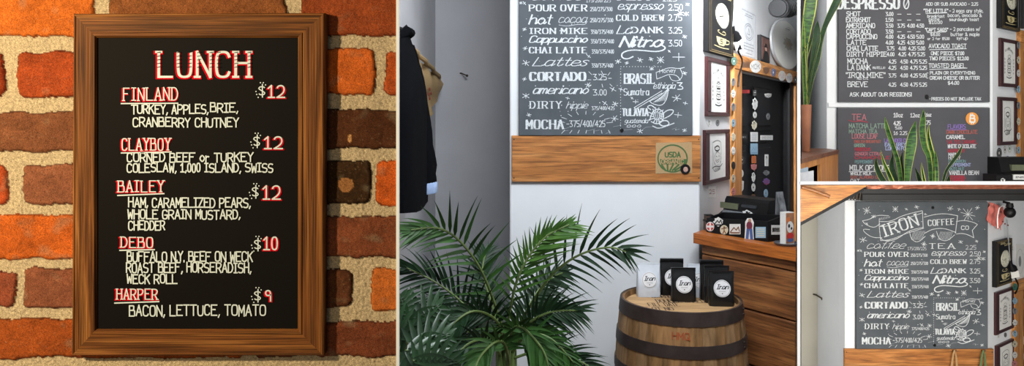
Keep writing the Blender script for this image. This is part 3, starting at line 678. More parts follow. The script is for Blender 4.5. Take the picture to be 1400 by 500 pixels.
m = MB(); m.tube([(XA, 2.97, 2.05), (XA+.05, 2.97, 2.03), (XA+.07, 2.97, 2.045)], .008, 8); tag(m.build('coat_peg', M_blackm, smooth=True), 'black peg on the left wall holding the jacket', 'coat hook')

M_rednk = plain('red_ink', (150, 44, 36), .9)
t = thing('burlap_sack', 'tan burlap sack pinned on the left wall behind the jacket', 'sack', (XA+.01, 3.9, 1.5))
pl = [(3.22, 1.985), (3.6, 1.972), (4.0, 1.958), (4.35, 1.937), (4.58, 1.925), (4.62, 1.86), (4.52, 1.80), (4.30, 1.735), (4.05, 1.69), (3.8, 1.62), (3.5, 1.52), (3.22, 1.48)]
m = MB(); rings = []; ny = 26
def edge(y, up):
    ptsA = pl[:6] if up else [pl[5]]+pl[6:]
    ptsA = sorted(ptsA)
    for a, b in zip(ptsA, ptsA[1:]):
        if a[0] <= y <= b[0]: return a[1]+(b[1]-a[1])*(y-a[0])/max(1e-6, b[0]-a[0])
    return ptsA[-1][1]
for k in range(ny+1):
    y = 3.31+(4.60-3.31)*k/ny; zt, zb = edge(y, True), edge(y, False); col_ = []
    for j in range(13):
        f_ = j/12; z = zt+(zb-zt)*f_; x = XA+.034+.012*math.sin(y*17+z*8)+.010*math.sin(z*31)+.03*(y > 4.4)*(y-4.4)*5*(1-f_*.5)
        col_.append((x, y, z))
    back = [(max(XA+.012, p[0]-.006), p[1], p[2]) for p in reversed(col_)]
    rings.append(col_+back)
m.loft(rings); m.build('burlap', M_burl2, t, smooth=True)
m = MB(); m.tube([(XA+.045+.006*math.sin(k*2.1), 3.31+k*.115, edge(3.31+k*.115, True)+.002) for k in range(12)], .012, 8); m.build('rolled_hem', M_burl2, t, smooth=True)
m = MB()
for y, z in ((3.88, 1.80), (3.95, 1.78), (4.02, 1.81), (3.95, 1.83)): m.ball((XA+.050, y, z), (.003, .022, .010), 10, 6)
m.build('red_print', M_rednk, t, smooth=True)

# ================================================================== RIGHT SIDE OF THE MIDDLE ROOM
def ground(px, py, z):
    Y = (CZ-z)/((py-HY)/FPX); return Vector(((px-700)/FPX*Y, Y, z))
def plate(m, pts, z0, z1):
    n = len(pts); m.add([(p[0], p[1], z0) for p in pts]+[(p[0], p[1], z1) for p in pts], [tuple(range(n-1, -1, -1)), tuple(range(n, 2*n))]+[(i, (i+1) % n, n+(i+1) % n, n+i) for i in range(n)])
STC = dict((k, plain('sticker_'+k, v, .5, c2=tuple(int(x*.94) for x in v), scale=200)) for k, v in dict(white=(226, 226, 222), cream=(214, 206, 180), red=(196, 48, 44), green=(60, 120, 100), blue=(70, 96, 150), orange=(206, 112, 54), brown=(122, 82, 52), grey=(130, 132, 134), black=(26, 26, 28), maroon=(118, 40, 60), purple=(120, 90, 150), yellow=(214, 180, 80), pink=(210, 130, 130), sky=(150, 185, 205)).items())
def sticker(parent, fr, cx, cy, w_, h_, shape='rect', bg='white', ink='black', txt=None, art=None, off=0.0, name='sticker'):
    """flat sticker glued on a surface at local y=off"""
    S = Sheet(fr, off-.0016); m = MB(fr); k = S.k*0
    if shape == 'rect': pts = [(cx-w_/2, cy-h_/2), (cx+w_/2, cy-h_/2), (cx+w_/2, cy+h_/2), (cx-w_/2, cy+h_/2)]
    elif shape == 'shield': pts = [(cx-w_/2, cy-h_/2), (cx, cy-h_*.6), (cx+w_/2, cy-h_/2), (cx+w_*.42, cy+h_*.15), (cx, cy+h_/2), (cx-w_*.42, cy+h_*.15)]
    elif shape == 'blob': pts = [(cx+w_/2*math.cos(2*PI*i/16)*(1+.22*math.sin(i*2.6)), cy+h_/2*math.sin(2*PI*i/16)*(1+.12*math.cos(i*3.1))) for i in range(16)]
    else: pts = [(cx+w_/2*math.cos(2*PI*i/20), cy+h_/2*math.sin(2*PI*i/20)) for i in range(20)]
    q = [fr.px(x, y, off) for x, y in pts]; m.m = 0; m.prism(q, off-.001, off)
    m.m = 1
    if txt: S.t(m, txt, cx-w_*.38, cx+w_*.38, cy+h_*.18, h_*.36, max(.6, h_*.09))
    elif art == 'ring': S.line(m, arc(cx, cy, w_*.36, h_*.36, 0, 2*PI, 16), .8, True); S.blob(m, cx, cy, w_*.14, h_*.16)
    elif art == 'skull': S.blob(m, cx-w_*.13, cy-h_*.06, w_*.09, h_*.09); S.blob(m, cx+w_*.13, cy-h_*.06, w_*.09, h_*.09); S.line(m, [(cx-w_*.15, cy+h_*.22), (cx+w_*.15, cy+h_*.22)], .7); S.line(m, arc(cx, cy, w_*.34, h_*.36, 0, 2*PI, 14), .6, True)
    elif art == 'figure': S.blob(m, cx, cy-h_*.28, w_*.13, h_*.09); S.line(m, [(cx, cy-h_*.2), (cx, cy+h_*.08), (cx-w_*.15, cy+h_*.38)], 1.1); S.line(m, [(cx, cy+h_*.05), (cx+w_*.18, cy+h_*.36)], 1.1); S.line(m, [(cx-w_*.3, cy-h_*.1), (cx, cy-h_*.14), (cx+w_*.3, cy-h_*.22)], .9)
    elif art == 'bars':
        for j in range(4): S.line(m, [(cx-w_*.34, cy-h_*.3+j*h_*.2), (cx+w_*.34, cy-h_*.3+j*h_*.2)], .7)
    elif art == 'hill': S.line(m, [(cx-w_*.4, cy+h_*.25), (cx-w_*.1, cy-h_*.15), (cx+w_*.1, cy+h_*.1), (cx+w_*.3, cy-h_*.2), (cx+w_*.4, cy+h_*.2)], 1.0); S.line(m, [(cx-w_*.4, cy+h_*.36), (cx+w_*.4, cy+h_*.36)], 1.2)
    else: S.line(m, [(cx-w_*.3, cy-h_*.2), (cx+w_*.25, cy-h_*.28), (cx-w_*.1, cy+h_*.05), (cx+w_*.28, cy+h_*.28), (cx-w_*.25, cy+h_*.25)], .8, True)
    return m.build(name, [STC[bg], STC[ink]], parent)
def bandhole(fr, px, y, mat, parent, name):
    pass
def quadprism(m, fr, pxs, o0, o1):
    m.prism([fr.px(x, y, o0) for x, y in pxs], o0, o1)

# door
door = thing('door_1', 'black panelled door covered in stickers', 'door', FR.w(((doorL+doorR)/2, .05, 0))); struct(door)
m = MB(FR); leafR = FR.px(1072, 180, .04)[0]; y1d = .045
cols = [(FR.px(1011, 150)[0]+.0, FR.px(1028, 150)[0]), (FR.px(1038, 150)[0], FR.px(1061, 150)[0])]
zr = [FR.px(1040, y)[1] for y in (118, 180, 196, 300)]; zr = [(zr[1], zr[0]), (zr[3], zr[2]), (.2, zr[3]-.15)]
m.box(doorL, leafR, y1d, y1d+.04, 0, doorT)
for a, b in cols:
    for c, d in zr:
        m.cham(a, b, y1d-.010, y1d, c, d, .008); m.cham(a+.035, b-.035, y1d-.018, y1d-.006, c+.035, d-.035, .007)
m.build('leaf', M_black, door)
m = MB(FR); m.box(leafR, FR.px(1079, 180)[0], .012, .05, 0, doorT); m.box(FR.px(1079, 180)[0], doorR, -.004, .05, 0, doorT); m.build('jamb', M_black, door)
for x, y, w_, h_, sh, bgc, ink, tx_, ar in ((1016, 125, 17, 4.5, 'rect', 'red', 'black', None, 'bars'), (1032, 127, 6, 9, 'rect', 'black', 'white', None, 'skull'), (1050, 131, 10, 6, 'shield', 'white', 'black', None, 'hill'),
        (1013, 153, 9, 15, 'oval', 'black', 'white', None, None), (1032, 142, 7, 16, 'blob', 'white', 'black', None, 'figure'), (1032, 157, 5, 9, 'oval', 'white', 'black', None, 'ring'), (1050, 159, 5, 9, 'oval', 'grey', 'black', None, 'ring'),
        (1031, 171, 7, 12, 'blob', 'cream', 'black', None, 'figure'), (1014, 187, 15, 6, 'rect', 'black', 'white', 'steeders', None), (1031, 187, 10, 13, 'rect', 'white', 'blue', None, 'bars'), (1048, 188, 17, 6.5, 'rect', 'white', 'black', 'BREWING', None),
        (1031, 203.5, 10, 15, 'rect', 'sky', 'blue', None, 'hill'), (1013, 219, 12, 15, 'blob', 'black', 'white', None, 'skull'), (1030.6, 218, 6, 10, 'rect', 'orange', 'black', None, 'bars'), (1030.6, 229, 8, 8, 'shield', 'pink', 'brown', None, 'bars'),
        (1048, 219, 5, 16, 'rect', 'white', 'black', None, 'figure'), (1012, 237, 9, 12, 'oval', 'white', 'black', None, 'skull'), (1047.6, 236, 8, 7, 'blob', 'grey', 'black', None, None), (1030, 242, 5, 13, 'blob', 'white', 'black', None, 'figure'),
        (1047.6, 248, 9, 9, 'blob', 'purple', 'red', None, 'hill'), (1012, 256, 10, 17, 'shield', 'white', 'black', None, 'skull'), (1030, 256, 5.5, 11, 'oval', 'white', 'black', None, 'ring'), (1047, 264, 6, 11, 'oval', 'sky', 'grey', None, 'ring'), (1030, 269, 6, 8, 'oval', 'brown', 'black', None, 'ring')):
    sticker(door, FR, x, y, w_, h_, sh, bgc, ink, tx_, ar, off=y1d-.0185)
# wooden door surround with stickers
tr = thing('trim_4', 'orange pine door surround with round stickers', 'door frame', FR.w((doorL, 0, 0))); struct(tr)
h0, h1 = FR.px(998, 73), FR.px(1089.5, 100); hb0 = FR.px(1008, 96)[1]
xl, xr = FR.px(998, 120)[0], FR.px(1008.5, 120)[0]
m = MB(FR); m.cham(xl, FR.px(1090, 100)[0]+.02, -.028, 0, hb0, h0[1], .003); m.build('header_board', wood('orange_pine_header', (176, 108, 50), (206, 140, 74), (226, 164, 98), 'X', 1.2, .5, .2, ang=math.atan2(FR.u.y, FR.u.x)), tr)
m = MB(FR); m.cham(xl, xr, -.026, 0, 0, hb0-.001, .003); m.build('side_board', M_orangev, tr)
m = MB(FR); m.cham(FR.px(1084.5, 180)[0], LR-.004, -.02, 0, 0, hb0-.001, .003); m.build('side_board', M_orangev, tr)
for x, y, w_, h_, sh, bgc, ink, tx_, ar in ((1003.5, 83.5, 8, 12, 'oval', 'green', 'white', None, 'ring'), (1019, 88.5, 12, 8, 'rect', 'brown', 'black', 'ROASTER', None), (1033, 91, 15, 17, 'oval', 'white', 'black', 'MOK', None), (1047.5, 97, 9, 9, 'shield', 'brown', 'black', None, 'bars'),
        (1057.3, 99, 6, 11, 'oval', 'blue', 'white', None, 'ring'), (1069, 103.5, 9.5, 14, 'oval', 'white', 'pink', 'PUB', None), (1079, 106.5, 8.5, 13, 'oval', 'white', 'purple', 'PMD', None), (1087.6, 109, 4.5, 10, 'oval', 'black', 'white', None, 'ring')):
    sticker(tr, FR, x, y, w_, h_, sh, bgc, ink, tx_, ar, off=-.028)
for i, (y, bgc, sh, ar) in enumerate(((112, 'grey', 'oval', 'figure'), (128, 'white', 'blob', 'skull'), (146, 'grey', 'blob', 'figure'), (168, 'sky', 'oval', 'ring'), (187, 'cream', 'blob', None), (206, 'white', 'oval', 'hill'), (226, 'black', 'oval', 'ring'), (244, 'cream', 'oval', 'ring'), (262, 'pink', 'blob', 'skull'))):
    sticker(tr, FR, 1002.5, y, 5.5, 11, sh, bgc, 'black', None, ar, off=-.026)
for x, y in ((1011, 112), (1010, 177), (1010, 158)):
    pass

M_gold = plain('gold_edge', (176, 150, 96), .4, .3)
M_paper = plain('paper', (224, 224, 220), .8, c2=(216, 216, 212), scale=30)
M_papg = plain('grey_print', (150, 154, 158), .8)
M_dial = plain('clock_dial', (222, 220, 200), .5)
M_cup = plain('cream_cup_print', (206, 192, 140), .5)
M_frame = plain('mahogany', (66, 28, 28), .35, c2=(50, 20, 22), scale=20, stretch=(1, 1, .2))
def nrm(fr, px):
    x0, x1, z0, z1 = fr.rect(*px); return x0, x1, z0, z1, (lambda a, b: (x0+(x1-x0)*a, z1-(z1-z0)*b))
def coffee_clock(fr, px, label, group=None):
    x0, x1, z0, z1, N = nrm(fr, px); w_ = x1-x0; sb = (z1-z0)*.36
    t = thing('wall_clock', label, 'clock', fr.w(((x0+x1)/2, -.03, z0)))
    m = MB(fr); m.cham(x0, x1, -.030, -.001, z0, z1, .002); m.build('case', M_black, t)
    m = MB(fr); 
    for i in (0.035, .10): 
        P = [N(i, i*.4), N(1-i, i*.4), N(1-i, 1-i*.4), N(i, 1-i*.4), N(i, i*.4)]; ribbon(m, P, lambda a, b: -.0312, sb*.022, sb*.022, False)
    m.build('gold_border', M_gold, t)
    c = N(.52, .415); r = w_*.25; rz = (z1-z0)*.185; m = MB(fr); m.disc(c[0], c[1], r, rz, -.030, .004); dl = m.build('dial', M_dial, t)
    m = MB(fr); yy = -.0345
    ribbon(m, [(c[0]+r*.93*math.cos(k*PI/20), c[1]+rz*.93*math.sin(k*PI/20)) for k in range(41)], lambda a, b: yy, sb*.012, sb*.012, True)
    for k in range(12):
        A = k*PI/6; ribbon(m, [(c[0]+r*.68*math.cos(A), c[1]+rz*.68*math.sin(A)), (c[0]+r*.84*math.cos(A), c[1]+rz*.84*math.sin(A))], lambda a, b: yy, sb*.022, sb*.022, False)
    m.build('hour_marks', M_black, dl)
    for A, L_, wd in ((3.42, .62, .03), (-1.75, .42, .04)): m = MB(fr); ribbon(m, [c, (c[0]+r*L_*math.cos(A), c[1]+rz*L_*math.sin(A))], lambda a, b: yy-.001, sb*wd, sb*wd, False); m.build('hand', M_black, dl)
    m = MB(fr); f = lambda pts, wd=.03, s=True: ribbon(m, [N(*p) for p in (chaikin(pts, 2) if s else pts)], lambda a, b: -.0312, sb*wd, sb*wd, s)
    write(m, 'Good', .22, -.085+.0, .26, .05, lambda a, b: N(a, b+.17), lambda a, b: -.0312, sb*.025, slant=.3, join=True)
    write(m, 'Coffee', .46, -.06, .40, .05, lambda a, b: N(a, b+.19), lambda a, b: -.0312, sb*.025, slant=.3, join=True)
    f([(.40, .64), (.30, .66), (.42, .69), (.62, .70), (.66, .66), (.56, .64), (.52, .665)], .03)
    m.add([(N(a, b)[0], -.0312, N(a, b)[1]) for a, b in ((.28, .745), (.68, .745), (.655, .82), (.57, .865), (.39, .865), (.31, .82))], [(0, 1, 2, 3, 4, 5)])
    f([(.67, .765), (.80, .76), (.80, .81), (.645, .83)], .04); f([(.20, .885), (.48, .90), (.78, .885)], .035)
    m.build('cup_print', M_cup, t)
    m = MB(fr); ribbon(m, [N(*p) for p in chaikin([(.52, .77), (.43, .775), (.43, .80), (.53, .805), (.52, .835), (.43, .84)], 1)], lambda a, b: -.0318, sb*.04, sb*.04, False); m.build('cup_mark', M_black, t)
    return t
def framed_print(fr, px, label, kind):
    x0, x1, z0, z1, N = nrm(fr, px); w_ = x1-x0; fwd = w_*.155; fh = (z1-z0)*.075; sb = (z1-z0)*.36
    t = thing('picture_frame', label, 'picture', fr.w(((x0+x1)/2, -.03, z0)))
    m = MB(fr)
    for (a, b, c, d) in ((x0, x1, z1-fh, z1), (x0, x1, z0, z0+fh), (x0, x0+fwd, z0+fh, z1-fh), (x1-fwd, x1, z0+fh, z1-fh)): m.cham(a, b, -.018, -.001, c, d, .003)
    m.build('frame', M_frame, t)
    m = MB(fr); m.box(x0+fwd*.8, x1-fwd*.8, -.011, -.004, z0+fh*.8, z1-fh*.8); pr = m.build('print', M_paper, t)
    m = MB(fr); f = lambda pts, wd=.02, s=True: ribbon(m, [N(*p) for p in (chaikin(pts, 2) if s else pts)], lambda a, b: -.0118, sb*wd, sb*wd, s)
    def ell(cx, cy, rx, ry, wd=.02): f([(cx+rx*math.cos(PI*k/8), cy+ry*math.sin(PI*k/8)) for k in range(17)], wd)
    if kind == 0:
        for k, ch in enumerate('EUGENES'): a = -1.0+k*.333; write(m, ch, .5+.22*math.sin(a)-.025, .33-.10*math.cos(a), .05, .038, N, lambda a_, b_: -.0118, sb*.018, rot=-a*.6)
        write(m, 'EST', .45, .20, .11, .03, N, lambda a_, b_: -.0118, sb*.015)
        ell(.5, .36, .07, .035); ell(.5, .46, .10, .06, .03); ell(.5, .56, .09, .06, .03); ell(.5, .66, .11, .05, .03); ell(.5, .73, .08, .04, .02)
        for k in range(7): f([(.42, .42+k*.045), (.5, .44+k*.045), (.58, .42+k*.045)], .022)
        for sx in (-1, 1):
            for k in range(5): f([(.5+sx*.22, .42+k*.07), (.5+sx*.27, .40+k*.07), (.5+sx*.25, .45+k*.07), (.5+sx*.22, .42+k*.07)], .022)
        f([(.36, .79), (.5, .82), (.64, .79)], .05)
    else:
        f([(.30, .24), (.45, .20), (.62, .22), (.66, .30), (.64, .62), (.60, .76), (.40, .80), (.30, .72), (.31, .45), (.30, .24)], .025)
        f([(.38, .34), (.50, .30), (.60, .35), (.56, .40), (.42, .40), (.38, .34)], .06); ell(.5, .52, .10, .10, .025); f([(.44, .50), (.47, .51)], .04); f([(.54, .50), (.57, .51)], .04); f([(.45, .57), (.5, .59), (.56, .56)], .025)
        f([(.28, .72), (.42, .68), (.60, .72), (.70, .66)], .04); f([(.36, .44), (.34, .60), (.42, .66)], .03); f([(.64, .44), (.66, .58), (.60, .64)], .03)
        for k in range(6): f([(.40+k*.035, .66), (.42+k*.03, .74)], .018)
        write(m, 'COFFEE', .38, .78, .24, .03, N, lambda a_, b_: -.0118, sb*.015, rot=.05)
    m.build('drawing', M_black, pr)
    return t
coffee_clock(FR, (961, -16, 996, 75), 'black coffee wall clock above two frames, left of the power adaptor')
framed_print(FR, (963, 81, 994.5, 159), 'mahogany framed bottle print directly under the clock, left of the sticker door', 0)
framed_print(FR, (960.5, 177, 994, 249), 'lower mahogany framed card print, level with the burlap patch plank', 1)
def wall_mark(name, label, fr, x, y, w_, h_, bgc, ink, shape, art=None, txt=None, cat='sticker', off=-.0005):
    p = fr.px(x, y+h_/2); t = thing(name, label, cat, fr.w((p[0], off, p[1]))); sticker(t, fr, x, y, w_, h_, shape, bgc, ink, txt, art, off=off); return t
wall_mark('wall_sticker', 'pale sticker between the two frames, the left one of the pair', FR, 969.5, 168, 6, 9, 'white', 'grey', 'blob', 'figure')
wall_mark('wall_sticker', 'dark sticker between the two frames, the right one of the pair', FR, 981, 168, 5, 9, 'grey', 'black', 'oval', 'ring')
wall_mark('wall_sticker', 'number sticker on the wall right under the lower framed print', FR, 973.5, 262, 10, 15, 'white', 'maroon', 'rect', None, '25')
wall_mark('paper_note', 'small white note taped at the top right of the clock', FR, 1005, 7, 10, 8, 'white', 'grey', 'rect', None, None, 'paper')
# certificate
x0, x1, z0, z1, N = nrm(FR, (1012, 14, 1033, 80)); t = thing('certificate', 'pale printed certificate pinned above the door header', 'paper', FR.w(((x0+x1)/2, -.003, z0)))
m = MB(FR); m.box(x0, x1, -.003, -.0005, z0, z1); m.build('sheet', plain('pale_paper', (206, 208, 210), .8), t)
m = MB(FR); f = lambda pts, wd=.006, s=True: ribbon(m, [N(*p) for p in pts], lambda a, b: -.0036, wd, wd, s)
f([(.5+.28*math.cos(PI*k/12), .45+.17*math.sin(PI*k/12)) for k in range(25)]); f([(.5+.21*math.cos(PI*k/12), .45+.13*math.sin(PI*k/12)) for k in range(25)])
for k, (a, b) in enumerate(((.3, .7), (.25, .75), (.2, .8), (.15, .85), (.2, .8), (.3, .7))): f([(a, (.10, .14, .70, .76, .82, .9)[k]), (b, (.10, .14, .70, .76, .82, .9)[k])], .005, False)
f([(.06, .04), (.94, .04), (.94, .96), (.06, .96), (.06, .04)], .004, False); f([(.42, .5), (.5, .38), (.58, .5), (.42, .5)], .006, False)
m.build('print', M_papg, t)
# small portrait standing on the header
x0, x1, z0, z1, N = nrm(FR, (1034.5, 50, 1046.5, 86.5)); z0 = h0[1]+.001
t = thing('portrait_picture', 'small dark framed portrait of a person in a hat standing on the door header', 'picture', FR.w(((x0+x1)/2, -.02, z0)))
m = MB(FR); m.cham(x0, x1, -.030, -.004, z0, z1, .003); m.build('frame', M_black, t)
m = MB(FR); m.box(x0+.012, x1-.012, -.0315, -.029, z0+.014, z1-.014); pr = m.build('picture', plain('sepia_print', (112, 74, 62), .6, c2=(86, 56, 48), scale=18), t)
m = MB(FR); f = lambda pts: m.add([(N(*p)[0], -.0322, N(*p)[1]) for p in pts], [tuple(range(len(pts)))])
f([(.25, .38), (.75, .38), (.72, .42), (.28, .42)]); f([(.38, .28), (.62, .28), (.62, .39), (.38, .39)]); f([(.34, .55), (.66, .55), (.82, .72), (.84, .9), (.18, .9), (.2, .72)]); m.build('figure', M_black, pr)
m = MB(FR); f([(.40, .42), (.60, .42), (.58, .53), (.5, .56), (.42, .53)]); m.build('face', plain('portrait_face', (196, 160, 140), .7), pr)
# drum head
c = FR.px(1071, 62); ra = (FR.px(1091, 62)[0]-FR.px(1051.5, 62)[0])/2; rz = (FR.px(1071, 28)[1]-FR.px(1071, 95)[1])/2
ctr = (c[0]-.01, 0, c[1]); t = thing('drum_head', 'round worn white drum head propped above the door', 'drum head', FR.w((ctr[0], -.03, ctr[2]-rz)))
M_drum = plain('drum_skin', (240, 240, 234), .5, c2=(232, 230, 222), scale=6)
m = MB(FR); n = 48; rr = [(1.0, -.012), (1.0, -.026), (.97, -.031), (.94, -.027), (.0001, -.027)]
m.loft([[(ctr[0]+ra*.96*r*math.cos(2*PI*k/n), y, ctr[2]+rz*r*math.sin(2*PI*k/n)) for k in range(n)] for r, y in [(1, -.012)]+rr[1:4]]); m.build('hoop', plain('drum_hoop', (190, 192, 192), .35, c2=(180, 182, 184)), t, smooth=True)
m = MB(FR); m.disc(ctr[0], ctr[2], ra*.93, rz*.955, -.027, .003, 48); dh = m.build('skin', M_drum, t)
m = MB(FR); m.m = 0
for r, mi in ((.30, 0), (.16, 1)):
    m.m = mi; m.add([(ctr[0]+.03+ra*r*(1+.25*math.sin(k*2.3))*math.cos(2*PI*k/22), -.0305-mi*.0006, ctr[2]+.01+rz*r*.8*(1+.2*math.sin(k*3.7))*math.sin(2*PI*k/22)) for k in range(22)], [tuple(range(22))])
m.build('worn_patch', [plain('worn_skin', (202, 196, 182), .6), plain('worn_skin_dark', (176, 156, 128), .6, c2=(196, 182, 160), scale=30)], dh)
m = MB(FR); S = Sheet(FR, -.0312); S.line(m, arc(1077, 40, 4, 2.2, 0, 2*PI, 16), .6, True); S.line(m, [(1074.5, 39.5), (1079.5, 40.8)], 1.6); m.build('lettering', M_black, dh)
# spotlight at the top
p = FR.px(1076, 12); t = thing('spotlight', 'black spotlight fixture hanging over the drum head', 'lamp', FR.w((p[0], -.14, p[1])))
q = lambda x, y, o: Vector(FR.w((FR.px(x, y, o)[0], o, FR.px(x, y, o)[1])))
m = MB(); a, b = q(1064, 11, -.16), q(1090, 13, -.16); d = (b-a)
m.tube([a, a+d*.12, a+d*.15, a+d*.55, a+d*.6, a+d*.85, a+d*.9], [.062, .064, .052, .055, .047, .044, .02], 20); m.build('lamp_housing', M_blackm, t, smooth=True)
m = MB(); m.tube([a+d*.01-d*.01, a-d*.02], [.056, .052], 20); m.build('lens', plain('lens_grey', (30, 31, 33), .3), t, smooth=True)
m = MB(); m.tube([a+d*.5+Vector((0, 0, .05)), a+d*.55+Vector((0, 0, .12)), Vector((a.x+d.x*.55, a.y+d.y*.55, 3.1))], .012, 8); m.build('hanging_rod', M_blackm, t, smooth=True)
m = MB(); 
for k in range(4): e = a+d*(.2+k*.1); m.tube([e, e+d*.03], .059, 20)
m.build('cooling_fin', M_blackm, t)
# power adaptor
FO = -.03; t_p = FR.px(1007, 68); t = thing('power_adaptor', 'black power adaptor with white label dangling between the clock and certificate', 'adaptor', FR.w((t_p[0], FO, t_p[1])))
m = MB(); pts = [q(1006, -60, FO), q(1004, 0, FO), q(1001.5, 38, FO)]; m.tube(pts, .004, 6); m.build('upper_cable', M_papg, t)
m = MB(); pts = [q(x, y, FO) for x, y in ((1001.5, 36), (1002.5, 44), (1004, 47), (1006, 53), (1008, 66))]; m.tube(pts, [.012, .013, .028, .034, .030], 10); m.build('plug_body', M_black, t, smooth=True)
m = MB(); pts = [q(x, y, FO-.002) for x, y in ((1006, 55), (1008.3, 65))]; m.tube(pts, [.037, .034], 4); m.build('white_label', STC['white'], t)
m = MB(); pts = [q(x, y, FO) for x, y in ((1008, 66), (1010, 72), (1014, 80), (1014.5, 86), (1013, 93), (1010, 104), (1009, 118))]; m.tube([Vector(p) for p in pts], .006, 8); m.build('cord', M_black, t, smooth=True)

# ================================================================== COUNTER
P0 = Vector((.905, 3.65, 0)); P1 = Vector((XQ(3.17)-.012, 3.17, 0)); CT = 1.10
FCn = Frame((P0.x, P0.y, 0), (P1.x-P0.x, P1.y-P0.y)); LC = (P1-P0).length
top = [P0, P1, Vector((XQ(4.25)-.03, 4.25, 0)), Vector((1.30, 4.25, 0)), Vector((1.10, 3.93, 0)), Vector((.985, 3.765, 0))]
CANG = math.atan2(FCn.u.y, FCn.u.x)
M_ctop = wood('counter_top_wood', (150, 78, 28), (186, 104, 42), (208, 128, 58), 'X', 1, .35, .15, ang=CANG)
M_cfr = wood('rough_counter_plank', (84, 50, 26), (146, 92, 50), (190, 130, 76), 'X', .9, .6, .5, knots=True, ang=CANG)
m = MB(); plate(m, top, CT-.05, CT); o = m.build('worktop', M_ctop); tag(o, 'glossy orange wood counter top running toward the barrel', 'counter top')
t = thing('counter', 'counter front of rough dark brown planks beside the barrel', 'counter', (P0.x+.2, P0.y-.1, 0))
ins = FCn.v*.03+FCn.u*.03; body = [P0+ins+FCn.v*.02, P1+FCn.v*.05-FCn.u*.03]+[v for v in (Vector((XQ(4.2)-.07, 4.2, 0)), Vector((1.33, 4.2, 0)), Vector((1.13, 3.93, 0)), Vector((1.02, 3.79, 0)))]
m = MB(); plate(m, body, 0, CT-.051); m.build('body', M_black, t)
for a, b in ((1.0, 1.048), (.782, .995), (.525, .777), (.265, .52), (.01, .26)):
    m = MB(FCn); nx = 26; x0, x1 = .03, LC-.025; rings = []
    for k in range(nx+1):
        x = x0+(x1-x0)*k/nx; w1 = .004*noise.noise((x*6, b*9, 0)); w0 = .004*noise.noise((x*6, a*9, 3)); yf_ = .028+.004*noise.noise((x*9, a*5, 4))
        rings.append([(x, yf_+.006, a+w0), (x, yf_, a+w0+.005), (x, yf_, b+w1-.005), (x, yf_+.006, b+w1), (x, .049, b+w1), (x, .049, a+w0)])
    m.loft(rings); m.build('plank', M_cfr, t)

# sticker box on the counter
A1 = ground(966, 317, CT); A2 = ground(1050, 331, CT); FT = Frame((A1.x, A1.y, 0), (A2.x-A1.x, A2.y-A1.y)); LT = (A2-A1).length; DT = .125
t = thing('storage_tray', 'long black open box with colourful stickers on the counter top', 'box', FT.w((LT/2, DT/2, CT)))
m = MB(FT); zt0, zt1 = CT+.072, CT+.096; CTb = CT+.0006; e = .008
def wallp(x0, x1, y0, y1, za0, za1, zb0=None, zb1=None):
    m.add([(x0, y0, CT+.001), (x1, y0, CT+.001), (x1, y1, CT+.001), (x0, y1, CT+.001), (x0, y0, za0), (x1, y0, za1), (x1, y1, za1 if zb1 is None else zb1), (x0, y1, za0 if zb0 is None else zb0)], [(3, 2, 1, 0), (4, 5, 6, 7), (0, 1, 5, 4), (1, 2, 6, 5), (2, 3, 7, 6), (3, 0, 4, 7)])
wallp(0, LT, 0, e, zt0, zt1); wallp(0, LT, DT-e, DT, zt0+.02, zt1+.02); wallp(0, e, e, DT-e, zt0, zt0, zt0+.02, zt0+.02); wallp(LT-e, LT, e, DT-e, zt1, zt1, zt1+.02, zt1+.02)
m.box(e, LT-e, e, DT-e, CT+.001, CT+.006); m.build('box_body', M_black, t)
for x, y, w_, h_, sh, bgc, ink, tx_, ar in ((971, 309.5, 11, 13, 'oval', 'white', 'red', None, None), (982, 303, 12, 12, 'blob', 'white', 'black', None, 'hill'), (990, 314, 11, 13, 'oval', 'cream', 'brown', None, 'figure'), (1005, 313, 15, 14, 'rect', 'white', 'brown', None, 'hill'), (1040, 317.5, 14, 15, 'rect', 'sky', 'cream', None, 'bars')):
    sticker(t, FT, x, y, w_, h_, sh, bgc, ink, tx_, ar)
S = Sheet(FT, -.0018); m = MB(FT); S.blob(m, 971, 309.5, 4.8, 5.6, 20); m.build('sticker_print', STC['red'], t); S.y = -.0024; m = MB(FT); S.line(m, [(971, 305.5), (971, 313.5)], 2); S.line(m, [(967.5, 309.5), (974.5, 309.5)], 2); m.build('sticker_print', STC['white'], t)
m = MB(FT); S.y = -.0012; m.m = 0; 
m.add([(p[0], -.0012, p[1]) for p in [FT.px(x, y) for x, y in ((1019, 303), (1022, 298), (1028, 298), (1031, 304), (1030, 312), (1031, 327), (1018, 326), (1019, 312))]], [tuple(range(8))])
m.m = 1; S.y = -.0018; S.blob(m, 1024.5, 308.5, 4.2, 6.5); m.m = 2; S.line(m, [(1022.5, 315), (1021.5, 325)], 3.2); S.line(m, [(1026.8, 315), (1027.6, 325)], 3.2); m.m = 3; S.blob(m, 1025, 301.3, 2.2, 2.4)
m.build('figure_sticker', [STC['white'], STC['maroon'], STC['blue'], plain('sticker_skin', (190, 140, 110), .6)], t)
FTs = Frame((A2.x, A2.y, 0), FT.v); sticker(t, FTs, 1061, 314, 13, 13, 'rect', 'white', 'black', 'BROTHERS', None)
